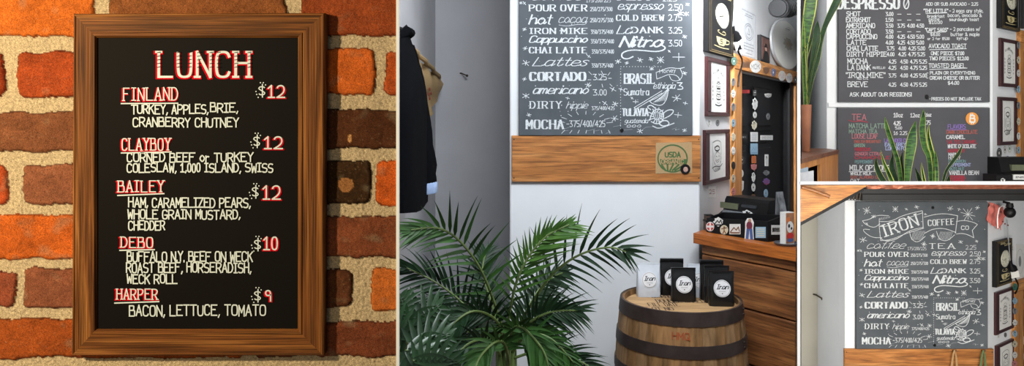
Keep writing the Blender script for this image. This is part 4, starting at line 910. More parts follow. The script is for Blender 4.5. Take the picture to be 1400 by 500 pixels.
# register behind the box
t = thing('card_terminal', 'black till with olive display and key strip behind the sticker box', 'till', FT.w((.2, DT+.12, CT)))
m = MB(FT); a0 = FT.px(981, 290, DT+.03)[0]; a1 = FT.px(1043, 290, DT+.03)[0]; ZT = CT+.165
prof = [(DT+.02, CT), (DT+.02, CT+.075), (DT+.06, CT+.095), (DT+.075, ZT-.015), (DT+.085, ZT), (DT+.20, ZT), (DT+.22, CT)]
m.loft([[(a0+.012, y, z) for y, z in prof], [(a1, y, z) for y, z in prof]]); m.build('body', M_blackm, t)
def face(nm, xa, xb, ya_, yb_, off, mat, par, th=.003):
    m = MB(FT); q0, q1 = FT.px(xa, (ya_+yb_)/2, off)[0], FT.px(xb, (ya_+yb_)/2, off)[0]; za, zb = FT.px((xa+xb)/2, yb_, off)[1], FT.px((xa+xb)/2, ya_, off)[1]; m.box(q0, q1, off-th, off+.012, za, zb); return m.build(nm, mat, par)
face('display', 985, 1009, 277, 285, DT+.064, plain('lcd_olive', (104, 108, 84), .25), t)
face('display', 1014, 1034, 280, 284, DT+.064, plain('display_dark', (48, 50, 54), .25), t)
ks = face('key_strip', 988, 1030, 289.5, 297.5, DT+.016, plain('key_grey', (120, 124, 130), .5), t)
for k in range(12):
    m = MB(FT); x = FT.px(990+k*3.3, 293, DT+.013)[0]; z = FT.px(990+k*3.3, 293.5, DT+.013)[1]; m.box(x-.004, x+.004, DT+.010, DT+.0135, z-.006, z+.006); m.build('key', STC['white'] if k % 3 else STC['grey'], ks)
sticker(t, FT, 1021, 293, 14, 12, 'blob', 'white', 'black', None, 'figure', off=DT+.012)
# tent card
t = thing('tent_card', 'silver and black folded sign standing at the right end of the sticker box', 'sign', FT.w((LT-.06, .07, CT)))
ap = pt(1064, 262, 3.50); m = MB()
bl, br = pt(1049, 298, 3.46), pt(1071, 300, 3.50); zb_ = CT+.007
def slabq(a, b, c, d, th, mat, nm):
    m = MB(); nv = (b-a).cross(d-a).normalized()*th; m.add([a, b, c, d, a+nv, b+nv, c+nv, d+nv], [(0, 1, 2, 3), (7, 6, 5, 4), (0, 4, 5, 1), (1, 5, 6, 2), (2, 6, 7, 3), (3, 7, 4, 0)]); return m.build(nm, mat, t)
u = FT.v*.045; kx = (ap-bl); base_l = ap+(bl-ap)*((ap.z-zb_)/(ap.z-bl.z)); base_r = ap+(br-ap)*((ap.z-zb_)/(ap.z-br.z))
M_silver = plain('brushed_grey', (170, 172, 176), .35, .3, c2=(90, 92, 96), scale=24)
base_l = Vector((ap.x-.028, ap.y-.03, zb_)); base_r = Vector((ap.x+.022, ap.y-.035, zb_))
slabq(base_l, ap-u*.3, ap+u*.7, base_l+u, .002, plain('tent_card_slate', (128, 130, 134), .4, c2=(96, 98, 102), scale=20), 'front_leaf'); slabq(base_r, ap-u*.3+Vector((.002, 0, 0)), ap+u*.7+Vector((.002, 0, 0)), base_r+u, .002, M_silver, 'back_leaf')
# round tray and leaflet box
pc = Vector((1.238, 3.30, CT)); m = MB(); m.lathe(pc, [(.046, 0), (.053, .006), (.055, .012), (.051, .012), (.047, .006)], 32); tag(m.build('round_tray', plain('slate_tray', (92, 94, 100), .4), smooth=True), 'round grey tray at the right end of the counter top', 'tray')
t = thing('leaflet_box', 'leaflet box with dog drawing and white side standing on the round tray', 'leaflet holder', (pc.x, pc.y, CT+.007))
FLx = Frame((1.222, 3.268, 0), (.62, .25)); m = MB(FLx); m.box(0, .05, 0, .034, CT+.0072, CT+.150); m.build('box_body', STC['white'], t)
m = MB(FLx); m.box(.003, .047, -.0016, 0, CT+.012, CT+.147); pn = m.build('picture_panel', plain('picture_tan', (170, 120, 84), .6, c2=(140, 90, 60), scale=40), t)
m = MB(FLx); 
def bl_(x, z, rx, rz, mi, y): m.m = mi; m.add([(x+rx*math.cos(PI*k/8), y, z+rz*math.sin(PI*k/8)) for k in range(16)], [tuple(range(16))])
bl_(.024, CT+.085, .019, .026, 0, -.0022); bl_(.018, CT+.090, .006, .009, 1, -.0026); bl_(.032, CT+.078, .005, .006, 1, -.0026); bl_(.025, CT+.045, .02, .014, 2, -.0022); bl_(.025, CT+.026, .018, .009, 3, -.0022); bl_(.014, CT+.118, .010, .012, 4, -.0022)
m.build('dog_drawing', [STC['white'], STC['black'], STC['red'], STC['blue'], STC['orange']], pn)
# small brown boxes at the left end
M_kraft = plain('brown_card', (92, 66, 50), .8, c2=(74, 52, 40), scale=20)
t = thing('small_box', 'small brown box on the counter top against the white pier', 'box', (1.01, 3.745, CT)); m = MB(); m.box(.988, 1.028, 3.725, 3.775, CT, CT+.045); m.build('carton', M_kraft, t)
m = MB(); m.box(.986, 1.030, 3.723, 3.777, CT+.045, CT+.052); m.build('lid', M_black, t)
t = thing('small_box', 'dark flat box lying on top of the small brown box', 'box', (1.01, 3.745, CT+.0525)); m = MB(); m.box(.990, 1.026, 3.728, 3.772, CT+.0525, CT+.075); m.build('carton', M_kraft, t); m = MB(); m.box(.989, 1.027, 3.727, 3.773, CT+.075, CT+.080); m.build('lid', M_black, t)

# ================================================================== BARREL
BC = (.76, 3.30); BH = .86
def rb(z): return .266+.030*(1-((z-.43)/.43)**2)
t = thing('whiskey_barrel', 'oak barrel with dark iron hoops standing in front of the counter', 'barrel', (BC[0], BC[1], 0))
M_stave = attrmat('oak_staves', .65, 24, .45, .35, .002, (1, 1, .12)); m = MB(); ns = 30; seg = 4
random.seed(11)
tot = ns*seg; cols_ = []
for k in range(ns):
    b_ = random.choice(((176, 138, 96), (190, 150, 104), (160, 124, 84), (182, 136, 88), (168, 126, 80))); cols_.append(lin(b_))
zs = [i*.86/24 for i in range(25)]
for k in range(ns):
    m.col = cols_[k]
    for s_i in range(seg):
        for i in range(24):
            vs = []
            for a_, z in ((s_i, zs[i]), (s_i+1, zs[i]), (s_i+1, zs[i+1]), (s_i, zs[i+1])):
                A = 2*PI*(k*seg+a_)/tot; g = .0022 if a_ in (0, seg) else 0; r = rb(z)-g; vs.append((BC[0]+r*math.cos(A), BC[1]+r*math.sin(A), z))
            m.add(vs, [(0, 1, 2, 3)])
m.col = lin((150, 112, 72))
rings = [[(BC[0]+r*math.cos(2*PI*k/tot), BC[1]+r*math.sin(2*PI*k/tot), z) for k in range(tot)] for r, z in ((rb(.86), .86), (.250, .862), (.246, .83))]
m.loft(rings, cap=False); m.build('staves', M_stave, t, smooth=True)
m = MB(); m.lathe((BC[0], BC[1], 0), [(.2465, .80), (.2465, .838)], 80); m.build('barrel_head', wood('oak_head', (178, 138, 92), (206, 166, 116), (222, 184, 136), 'X', 1.2, .6, .2), t)
m = MB(); m.lathe((BC[0], BC[1], 0), [(.2465, .02), (.2465, .05)], 60); m.build('barrel_bottom', M_stave, t)
M_hoop = plain('rusty_iron_hoop', (66, 54, 50), .6, .2, c2=(44, 32, 28), scale=14)
for a, b in ((.806, .864), (.676, .728), (.560, .600), (.262, .302), (.134, .186), (.0, .056)):
    m = MB(); n = 80; rings = [[(BC[0]+(rb(min(.86, z))+o_)*math.cos(2*PI*k/n), BC[1]+(rb(min(.86, z))+o_)*math.sin(2*PI*k/n), z) for k in range(n)] for z, o_ in ((a, -.002), (a, .003), ((a+b)/2, .0038), (b, .003), (b, -.006))]
    m.loft(rings, cap=False); hp = m.build('hoop', M_hoop, t, smooth=True)
    if a > .1:
        m = MB()
        for dz in (.3, .7): A = -1.3+a; r = rb(a)+.004; m.ball((BC[0]+r*math.cos(A), BC[1]+r*math.sin(A), a+(b-a)*dz), .005, 8, 5)
        m.build('rivet', M_hoop, hp, smooth=True)
m = MB(); 
def tohead(x, y): p = ground(x, y, .838); return (p.x, p.y)
class HeadFrame:
    def w(s, p): return Vector((p[0], p[2], .8388))
m = MB(HeadFrame()); M_burn = plain('burnt_lettering', (62, 44, 34), .9)
for s, x0, x1, y, h in (('BOURBON WHISKEY', 892, 958, 407, 4.5), ('DOUBLE OAKED', 899, 965, 413.5, 4.5), ('FILL DATE', 888, 930, 418.5, 4.5), ('LOT NO', 887, 922, 424, 4.0)):
    p = tohead(x0, y); q_ = tohead(x1, y); hh = tohead(x0, y-h)[1]-p[1]
    write(m, s, p[0], -p[1], q_[0]-p[0], hh, lambda a, b: (a, -b), lambda a, b: 0, .0042, .0042)
m.build('head_lettering', M_burn, t)
FBar = Frame((BC[0], BC[1]-.2885, 0)); 
class BarFrame:
    def w(s, p):
        A = -PI/2+p[0]/.29; r = rb(p[2])+.0008; return Vector((BC[0]+r*math.cos(A), BC[1]+r*math.sin(A), p[2]))
m = MB(BarFrame()); 
for s, x, z, w_, h in (('HMQ', -.10, .755, .075, .026), ):
    write(m, s, x, -z, w_, h, lambda a, b: (a, -b), lambda a, b: 0, .005, .004)
m.build('stamp', plain('red_stamp', (170, 84, 46), .9), t)

# coffee bags
M_bagb = plain('black_foil_bag', (17, 17, 19), .33, c2=(13, 13, 14), scale=30, bump=.2, spec=.45)
M_bagw = plain('white_foil_bag', (206, 212, 220), .45, c2=(194, 201, 210), scale=30, bump=.12)
M_lab = plain('bag_label', (224, 224, 226), .6, c2=(218, 218, 220)); M_ink = plain('label_ink', (30, 32, 36), .7)
def bag(x, y, z, h, wd, dp, rot, mat, label, plainbag=False, flap=False):
    t = thing('coffee_bag', label, 'coffee bag', (x, y, z), 'bags of coffee on the barrel head')
    fr = Frame((x, y, z), (math.cos(rot), math.sin(rot))); m = MB(fr)
    prof = []; N_ = 12
    def hw(f): return wd/2*(1-.035*math.sin(PI*f)) 
    def hd(f): return max(.0022, dp/2*(1-f**2.4)*(1+.25*math.sin(PI*min(1, f*1.5))*.6))
    rings = []
    for k in range(N_+1):
        f = k/N_; a, d = hw(f), hd(f)
        if k == 0: a *= .97
        ring = []
        for q in range(28):
            A = 2*PI*q/28; ca, sa = math.cos(A), math.sin(A); xx = a*abs(ca)**.28*(1 if ca > 0 else -1); yy = d*abs(sa)**.42*(1 if sa > 0 else -1)
            yy += (.0045*noise.noise((xx*45+x*9, f*8, y*9))+.002*abs(noise.noise((xx*90, f*16, x*9))))*(1-f*.4)*(1 if sa < 0 and .06 < f < .93 and not (.33 < f < .72 and abs(xx) < wd*.36) else .15)
            ring.append((xx, yy, h*f))
        rings.append(ring)
    m.loft(rings); m.build('pouch', mat, t, smooth=True)
    m = MB(fr); m.box(-wd/2*.99, wd/2*.99, -.0035, .0035, h-.016, h+.001); m.build('seal', mat, t)
    if flap: m = MB(fr); m.cham(-wd/2*.97, wd/2*.97, -.010, .004, h-.004, h+.010, .002); m.build('folded_top', mat, t)
    cz = h*.52; r = wd*.33
    if not plainbag:
        yl = lambda a, b: -hd(b/h)-.0019
        m = MB(fr); n = 32; vs = [(0, yl(0, cz), cz)]; fs = []
        for rr_ in (.5, 1): vs += [(r*rr_*math.cos(2*PI*k/n), yl(0, cz+r*rr_*math.sin(2*PI*k/n)), cz+r*rr_*math.sin(2*PI*k/n)) for k in range(n)]
        fs = [(0, 1+k, 1+(k+1) % n) for k in range(n)]+[(1+k, 1+n+k, 1+n+(k+1) % n, 1+(k+1) % n) for k in range(n)]; m.add(vs, fs); lb = m.build('label', M_lab, t)
        m = MB(fr); yl2 = lambda a, b: -hd(b/h)-.0026
        write(m, 'Iron', -r*.66, -(cz-r*.06), r*1.3, r*.52, lambda a, b: (a, -b), yl2, r*.10, r*.06, slant=.35, join=True)
        for k in range(9): m.add([(q_[0], yl2(*q_), q_[1]) for q_ in ((-r*.38+k*r*.09, cz-r*.30), (-r*.33+k*r*.09, cz-r*.30), (-r*.33+k*r*.09, cz-r*.35), (-r*.38+k*r*.09, cz-r*.35))], [(0, 1, 2, 3)])
        m.add([(q_[0], yl2(*q_), q_[1]) for q_ in ((-r*.08, cz-r*.52), (r*.08, cz-r*.52), (0, cz-r*.68))], [(0, 1, 2)])
        ribbon(m, [(r*.9*math.cos(2*PI*k/32), cz+r*.9*math.sin(2*PI*k/32)) for k in range(33)], yl2, r*.03, r*.03, True)
        m.build('label_print', M_ink, lb)
    return t
HZ = .8385
bag(.640, 3.435, HZ, .153, .110, .055, .02, M_bagw, 'white coffee bag at the left end of the barrel top')
bag(.757, 3.470, HZ, .160, .112, .055, -.02, M_bagb, 'black coffee bag right beside the left white bag, half hidden by another', flap=True)
bag(.783, 3.345, HZ, .150, .112, .055, -.05, M_bagb, 'black coffee bag standing frontmost in the middle of the barrel top')
bag(.874, 3.425, HZ, .150, .108, .050, -.05, M_bagw, 'white coffee bag behind the middle, between the black bags')
bag(.932, 3.262, HZ, .152, .112, .050, -.06, M_bagb, 'black coffee bag at the front right of the barrel top, label fully shown')
bag(.928, 3.318, HZ, .165, .112, .048, -.06, M_bagb, 'second black bag of the right row, directly behind the front one', True)
bag(.920, 3.374, HZ, .172, .108, .048, -.06, M_bagb, 'rearmost tallest black bag of the right row beside the counter', True, flap=True)

# ================================================================== PALM
def leafmat(name, c1, c2):
    m = plain(name, c1, .5, c2=c2, scale=14, spec=.25); return m
M_lf = [leafmat('palm_green', (50, 88, 34), (34, 64, 26)), leafmat('palm_deep_green', (28, 56, 30), (18, 38, 22)), leafmat('palm_light_green', (66, 102, 34), (44, 78, 28))]
M_stem = plain('palm_stem', (96, 118, 62), .5, c2=(80, 98, 50))
def blade(m, p, d, nrm_, L, wd, droop, seg=7, fold=.25, tip=1.15):
    side = d.cross(nrm_).normalized(); rows = []
    pos = p.copy(); dr = d.copy()
    for i in range(seg+1):
        f = i/seg; wv = wd*(math.sin(PI*min(1, (f*.9+.1))**.7))**.8 if f < 1 else 0.0003; wv = max(.0004, wd*(min(1, f*5+.25))*(1-f**tip))
        rows.append((pos-side*wv*.5, pos-nrm_*wv*fold*.5, pos+side*wv*.5))
        dr = (dr+Vector((0, 0, -droop/seg))).normalized(); pos = pos+dr*(L/seg)
    vs = [q for r in rows for q in r]; fs = []
    for i in range(seg): a = i*3; fs += [(a, a+1, a+4, a+3), (a+1, a+2, a+5, a+4)]
    m.add(vs, fs)
def spline(P, n):
    out = []
    for i in range(len(P)-1):
        p0, p1, p2, p3 = P[max(i-1, 0)], P[i], P[i+1], P[min(i+2, len(P)-1)]
        for k in range(n):
            t_ = k/n; out.append(.5*((2*p1)+(p2-p0)*t_+(2*p0-5*p1+4*p2-p3)*t_*t_+(3*p1-p0-3*p2+p3)*t_**3))
    out.append(P[-1]); return out
def frond(parent, ctrl, n, Lup, Ldn, wd, mat, droop=.5, a0=62, a1=22, start=.18, tilt=0.0, root=None, yj=.25):
    P = [pt(*c) for c in ctrl]; C = spline(P, 12); m = MB()
    if root is not None: C0 = spline([root, (root+P[0])*.5+Vector((random.uniform(-.02, .02), .0, .02)), P[0]], 6); full = C0[:-1]+C
    else: full = C
    m.m = 1; N0 = len(full); m.tube(full, [.0065*(1-.75*i/N0)+.0012 for i in range(N0)], 6); m.m = 0
    for i in range(n):
        s_ = start+(1-start)*i/(n-1); idx = s_*(len(C)-1); k = min(int(idx), len(C)-2); p = C[k].lerp(C[k+1], idx-k); t_ = (C[k+1]-C[k]).normalized()
        up = Vector((0, 1, 0)); nn = (t_.cross(up)).normalized()*-1
        if nn.z < 0 and abs(nn.z) > .2: nn = -nn
        ang = math.radians(a0+(a1-a0)*s_**1.1); prof = (math.sin(PI*min(1, .22+.70*s_)))**.6
        for sd, Lx in ((1, Lup), (-1, Ldn)):
            if Lx <= 0: continue
            L = Lx*prof*random.uniform(.88, 1.1); d = (t_*math.cos(ang)+nn*sd*math.sin(ang)+Vector((random.uniform(-.05, .05), random.uniform(-yj, yj)+tilt, random.uniform(-.05, .05)))).normalized()
            nv = Vector((random.uniform(-.3, .3), -1, random.uniform(.1, .6))); nv = (nv-d*nv.dot(d)).normalized()
            blade(m, p+nn*sd*.003, d, nv, L, wd*random.uniform(.85, 1.1), droop*random.uniform(.6, 1.3))
    d = (C[-1]-C[-2]).normalized(); blade(m, C[-1], d, Vector((0, -1, .3)), Lup*.45, wd, .2)
    m.v = [Vector((max(XA+.03, q_.x), q_.y, q_.z)) for q_ in m.v]
    return m.build('frond', [mat, M_stem], parent, smooth=True)
random.seed(5)
PB = Vector((-.03, 3.0, .36)); palm = thing('potted_palm', 'large feathery green palm left of the barrel', 'palm', (PB.x, PB.y, 0))
m = MB(); m.lathe((PB.x, PB.y, 0), [(.10, 0), (.115, .01), (.15, .36), (.158, .365), (.158, .385), (.145, .385), (.14, .36)], 36); m.build('planter', plain('grey_planter', (120, 118, 114), .6), palm, smooth=True)
m = MB(); m.lathe((PB.x, PB.y, 0), [(.139, .30), (.139, .362)], 30); m.build('soil', plain('potting_soil', (50, 36, 26), .95, c2=(34, 24, 18), scale=80, bump=1), palm)
for k in range(5):
    A = k*1.3; m = MB(); m.tube([PB+Vector((.05*math.cos(A), .05*math.sin(A), -.01)), PB+Vector((.03*math.cos(A), .03*math.sin(A), .22)), PB+Vector((.035*math.cos(A), .03*math.sin(A), .45))], [.013, .011, .008], 8); m.build('stalk', M_stem, palm, smooth=True)
R = lambda a: PB+Vector((.04*math.cos(a), .03*math.sin(a), .0))
for ctrl, n, lu, ld, mat, kw in (
    ([(690, 455, 3.0), (662, 378, 2.85), (632, 333, 2.72), (600, 312, 2.6), (562, 314, 2.52)], 17, .225, .19, 0, dict(droop=.3, a0=72, a1=12)),
    ([(700, 460, 3.0), (735, 402, 2.95), (760, 370, 2.92), (795, 347, 2.9), (832, 338, 2.88), (856, 344, 2.87)], 15, .225, .19, 1, dict(droop=.5, a0=72, a1=25)),
    ([(692, 456, 3.0), (704, 392, 2.9), (722, 352, 2.87), (748, 322, 2.85), (778, 307, 2.85)], 21, .11, .20, 2, dict(droop=.2, a0=50, a1=20)),
    ([(682, 470, 3.0), (655, 440, 2.95), (626, 408, 2.92), (593, 384, 2.9), (556, 366, 2.88)], 19, .21, .22, 1, dict(droop=.7)),
    ([(700, 472, 3.0), (725, 440, 2.95), (755, 426, 2.92), (790, 424, 2.9)], 22, .17, .18, 1, dict(droop=.6)),
    ([(690, 478, 3.0), (650, 455, 2.85), (610, 456, 2.8), (565, 482, 2.78)], 24, .15, .18, 1, dict(droop=.9)),
    ([(700, 482, 3.0), (720, 458, 2.8), (752, 462, 2.75), (785, 496, 2.72)], 22, .12, .20, 0, dict(droop=.7)),
    ([(690, 470, 3.05), (672, 415, 3.1), (660, 372, 3.15), (664, 345, 3.2)], 22, .14, .16, 1, dict(droop=.5)),
    ([(704, 470, 3.05), (722, 420, 3.12), (746, 385, 3.2), (770, 372, 3.25)], 22, .15, .17, 1, dict(droop=.6)),
    ([(684, 485, 2.98), (668, 465, 2.75), (640, 470, 2.65), (612, 500, 2.6)], 20, .13, .18, 1, dict(droop=.7)),
    ([(695, 485, 2.95), (700, 452, 2.75), (715, 448, 2.65), (742, 478, 2.6), (752, 510, 2.58)], 22, .14, .18, 0, dict(droop=.6)),
    ([(700, 490, 3.0), (740, 480, 2.95), (790, 492, 2.92), (830, 520, 2.9)], 22, .14, .14, 1, dict(droop=.5)),
    ([(682, 480, 3.05), (640, 436, 3.15), (600, 425, 3.2), (570, 440, 3.22)], 22, .16, .18, 1, dict(droop=.8)),
    ([(690, 480, 3.0), (680, 440, 2.8), (650, 425, 2.7), (622, 440, 2.65), (600, 470, 2.62)], 24, .13, .18, 1, dict(droop=.7)),
    ([(696, 495, 2.9), (690, 470, 2.7), (676, 468, 2.6), (655, 490, 2.55), (645, 520, 2.5)], 20, .13, .17, 0, dict(droop=.6)),
    ([(700, 486, 3.05), (716, 450, 3.12), (738, 418, 3.2), (745, 400, 3.22)], 20, .14, .15, 1, dict(droop=.6))):
    frond(palm, ctrl, n, lu, ld, .0175, M_lf[mat], root=R(random.uniform(0, 6)), **kw)
# split leaf plant in the corner
ph = thing('split_leaf_plant', 'glossy split-leaf plant in the lower left corner under the jacket', 'plant', (-.365, 2.62, 0)); PH = Vector((-.365, 2.62, .40))
m = MB(); m.lathe((PH.x, PH.y, 0), [(.08, 0), (.11, .40), (.115, .42), (.10, .42), (.097, .39)], 30); m.build('planter', plain('terracotta', (150, 84, 52), .8, c2=(132, 72, 46)), ph, smooth=True)
m = MB(); m.lathe((PH.x, PH.y, 0), [(.097, .35), (.097, .395)], 24); m.build('soil', MATS['potting_soil'], ph)
M_ph = plain('glossy_leaf_green', (34, 68, 32), .35, c2=(20, 42, 22), scale=8, spec=.5)
def split_leaf(base, tip, w_, mat, parent, root):
    B, T = pt(*base), pt(*tip); m = MB(); ax = (T-B); L = ax.length; t_ = ax.normalized(); nv = Vector((random.uniform(-.25, .25), -1, random.uniform(.3, .8))); nv = (nv-t_*nv.dot(t_)).normalized(); sd = t_.cross(nv).normalized()
    mid = [B+ax*(i/8)+Vector((0, 0, -.12*L*(i/8)**2)) for i in range(9)]
    for i in range(8):      # centre web
        ww = w_*.13*math.sin(PI*(i/8*.85+.12)); w2 = w_*.13*math.sin(PI*((i+1)/8*.85+.12)); m.add([mid[i]-sd*ww, mid[i]-nv*.004, mid[i]+sd*ww, mid[i+1]-sd*w2, mid[i+1]-nv*.004, mid[i+1]+sd*w2], [(0, 1, 4, 3), (1, 2, 5, 4)])
    for s_ in (-1, 1):
        for i in range(8):
            f = .04+.92*i/7; p = B+ax*f+Vector((0, 0, -.12*L*f**2)); ang = math.radians(105-75*f); d = (t_*math.cos(ang)+sd*s_*math.sin(ang)-nv*.12).normalized()
            blade(m, p, d, nv, w_*(math.sin(PI*(f*.72+.2)))*.62+.01, w_*.115, .5, 6, .3, 2.2)
    m.m = 1; m.tube([root, (root+B)*.5+Vector((0, 0, .02)), B], [.006, .005, .004], 6); return m.build('leaf', [mat, M_stem], parent, smooth=True)
for b, tp, w_ in (((556, 445, 2.6), (600, 412, 2.62), .19), ((560, 470, 2.5), (612, 452, 2.5), .18), ((556, 478, 2.45), (590, 506, 2.4), .20), ((552, 440, 2.6), (548, 402, 2.62), .17), ((556, 462, 2.55), (520, 440, 2.55), .18), ((560, 485, 2.5), (540, 520, 2.4), .2), ((566, 492, 2.4), (622, 488, 2.36), .17), ((555, 452, 2.7), (578, 425, 2.72), .18)):
    split_leaf(b, tp, w_, M_ph, ph, PH)

# ================================================================== ROOMS BEHIND THE RAIL (upper and lower)
def slabz(Y): return CZ-(250.1-HY)/FPX*Y
def PX(x, Y): return (x-700)/FPX*Y
M_mauve = plain('mauve_wall_paint', (186, 178, 182), .75, c2=(172, 164, 168), scale=3)
m = MB(); plate_pts = [(PX(1130.5, Y3), Y3, 0), (PX(1357, Y3), Y3, 0), (PX(1357, Y3), Y3+.1, 0), (PX(1130.5, Y3)+.25, Y3+.1, 0), (2.25, 5.449, 0), (2.20, 5.449, 0)]; plate(m, plate_pts, 1.268, 3.1); struct(m.build('wall_upper', M_white))
m = MB(); m.box(XQ(5.45)+.02, PX(1140, 5.45), 5.45, 5.5, slabz(5.45)-.02, 3.1); struct(m.build('wall_upper_recess', M_mauve))
a, b = Vector((PX(1357, Y3), Y3, 0)), Vector((PX(1400, 5.02), 5.02, 0)); FR3 = Frame((a.x, a.y, 0), (b.x-a.x, b.y-a.y)); L3 = (b-a).length*2.2
m = MB(FR3); m.prism([(0, slabz(a.y)+.004), (L3, slabz(a.y+(b.y-a.y)*2.2)+.004), (L3, 3.1), (0, 3.1)], 0, .08); struct(m.build('wall_upper_right', M_white))
m = MB(); m.cham(PX(1155.5, Y4), PX(1350, Y4), Y4, Y4+.1, -1.1, slabz(Y4+.9)-.03, .006); m.box(PX(1155.5, Y4), PX(1155.5, Y4)+.05, Y4+.1002, 5.42, -1.1, slabz(5.4)-.03); m.box(PX(1155.5, Y4), PX(1350, Y4), Y4, Y4+.02, 1.12, slabz(Y4)-.014); struct(m.build('wall_lower', M_white))
M_sage = plain('sage_grey_wall_paint', (172, 169, 158), .8, c2=(160, 157, 146), scale=2)
m = MB(); m.box(XQ(5.42)+.02, PX(1175, 5.42), 5.42, 5.47, -1.1, slabz(5.42)-.02); struct(m.build('wall_lower_recess', M_sage))
a, b = Vector((PX(1350, Y4), Y4, 0)), Vector((PX(1400, 5.36), 5.36, 0)); FR4 = Frame((a.x, a.y, 0), (b.x-a.x, b.y-a.y)); L4 = (b-a).length*2.2
m = MB(FR4); m.prism([(0, -1.1), (L4, -1.1), (L4, slabz(a.y+(b.y-a.y)*2.2)-.02), (0, slabz(a.y)-.02)], 0, .08); struct(m.build('wall_lower_right', M_white))
# white strips
m = MB(F3); x0, x1, z0, z1 = F3.rect(1131, 140.4, 1351, 146.6); m.cham(x0+.002, x1, -.012, 0, z0, z1, .002); struct(m.build('trim_5', M_white))

# ---------------- the two charcoal boards of the upper room
def plain_board(nm, fr, px, label):
    x0, x1, z0, z1 = fr.rect(*px); t = thing('chalkboard', label, 'chalkboard', fr.w(((x0+x1)/2, -.026, z0)))
    m = MB(fr); m.cham(x0, x1, -.026, -.008, z0, z1, .002); m.build('slate_panel', M_slate2, t); return t
bt = plain_board('e', F3, (1144, -62, 1350, 139.5), 'charcoal espresso and breakfast price board above the tea board')
S = Sheet(F3, -.0268)
def put(parent, name, rows, mat=M_chalk, extra=None):
    o = None
    for r in rows:
        m = MB(F3); s, a, b, c, h = r[:5]; S.t(m, s, a, b, c, h, r[5] if len(r) > 5 else .85)
        o = m.build('price' if s[0] in '$0123456789' or s == '-' else name, mat, parent)
    if extra: m = MB(F3); extra(m); o = m.build('underline' if rows else name, mat, parent)
    return o
def hdr(m):
    S.t(m, 'DESPRESSO', 1146, 1230, 12, 15, 3.4, 1.6, serif=True, jitter=.3); S.line(m, arc(1239, 5, 3.5, 7, 0, 2*PI, 16), 1.6, True); S.line(m, [(1237, 10), (1240, 4), (1242, -1)], 1)
put(bt, 'heading', [], extra=hdr)
put(bt, 'heading', [('IRON COFFEE', 1160, 1330, -30, 18, 2.6)])
rows = (('SHOT', 1157.5, 1176, 22, '3.00', '-', '-'), ('EXTRASHOT', 1157, 1190, 30, '1.50', '-', '-'), ('AMERICANO', 1157, 1196, 38, '3.50', '3.75', '4.00'), ('CORTADO', 1157.5, 1190, 46, '3.50', '-', '-'), ('CAPPUCCINO', 1157.5, 1199, 53, '4.00', '4.25', '4.50'),
        ('LATTE', 1158, 1184, 61, '4.00', '4.25', '4.50'), ('CHAI LATTE', 1158, 1200, 69, '3.75', '4.00', '4.25'), ('DIRTY HIPPIE', 1158, 1212, 77, '4.00', '4.25', '4.75'), ('MOCHA', 1159, 1186, 87, '4.25', '4.50', '4.75'),
        ('LA DANK', 1159, 1190, 95.5, '4.25', '4.50', '4.75'), ('"IRON MIKE"', 1157, 1210, 106, '3.75', '4.00', '4.25'), ('BREVE', 1159, 1186, 118.5, '4.25', '4.50', '4.75'))
for i, (s, a, b, y, p1, p2_, p3) in enumerate(rows):
    h = 6 if i < 8 else 6.8; dx = 0 if i < 6 else (1.5 if i < 8 else 4); dy = -1.5
    L_ = [(s, a, b, y, h, 1.05)]
    for q, xa in ((p1, 1211), (p2_, 1227), (p3, 1240.5), ({'-': '-', '4.00': '4.50', '4.50': '5.00', '4.25': '5.00', '4.75': '5.25'}[p3], 1253)):
        L_.append((q, xa+dx, xa+dx+(10 if q != '-' else 5), y+dy*.3, 4.8, .85))
    if s == 'LA DANK': L_.append(('(NUTELLA)', 1193, 1210, 94, 3, .5))
    if s == 'BREVE': L_.append(('RED EYE', 1172, 1187, 108.5, 3, .5))
    put(bt, 'menu_line', L_)
put(bt, 'menu_line', [('ASK ABOUT OUR REGIONS!', 1162, 1246, 131.5, 5, 1.0)]); put(bt, 'menu_line', [('* PRICES DO NOT INCLUDE TAX', 1271, 1341, 137, 3.8, .8)])
for L_, u in (([('ADD OR SUB AVOCADO - 2.25', 1266, 1337, 7.5, 4, .7)], None), ([('"THE LITTLE"', 1263, 1296, 17, 4.6, .9)], ((1266, 18.5), (1294, 17.5))), ([('- 2 eggs any style,', 1298, 1344, 17, 4.6, .7), ('breakfast', 1268, 1291, 24, 3.8, .7), ('bacon, avocado &', 1296, 1342, 23, 4.4, .7), ('plate', 1270, 1284, 28, 3.6, .7), ('sourdough toast', 1298, 1338, 28.5, 4, .7), ('$10.00', 1270, 1288, 32.5, 4, .7)], None),
            ([('"CAPT SAGS"', 1265, 1296, 43, 4.6, .9)], ((1268, 44.5), (1293, 43.5))), ([('- 2 pancakes w/', 1299, 1340, 42, 4.6, .7), ('$8.00', 1272, 1285, 49, 3.6, .7), ('butter & maple', 1300, 1339, 49, 4.4, .7), ('or 2 for $5.00', 1268, 1298, 54.5, 3.4, .6), ('syrup', 1308, 1323, 54, 4, .7)], None),
            ([('AVOCADO TOAST', 1270, 1321, 65.5, 5.4, .9)], ((1271, 68), (1321, 66.5))), ([('ONE PIECE $7.00', 1273, 1318, 75, 4.4, .9), ('TWO PIECES $12.00', 1271, 1324, 82, 4.4, .9)], None), ([('TOASTED BAGEL', 1270, 1320, 92.5, 5.6, .9)], ((1271, 95), (1322, 93))),
            ([('- PLAIN OR EVERYTHING', 1267, 1333, 101.5, 4, .8), ('- CREAM CHEESE OR BUTTER', 1267, 1339, 108.5, 4.2, .9), ('$4.00', 1296, 1311, 115.5, 4.4, .9)], None)):
    put(bt, 'food_item', L_, extra=(lambda m, u=u: S.line(m, list(u), .9)) if u else None)
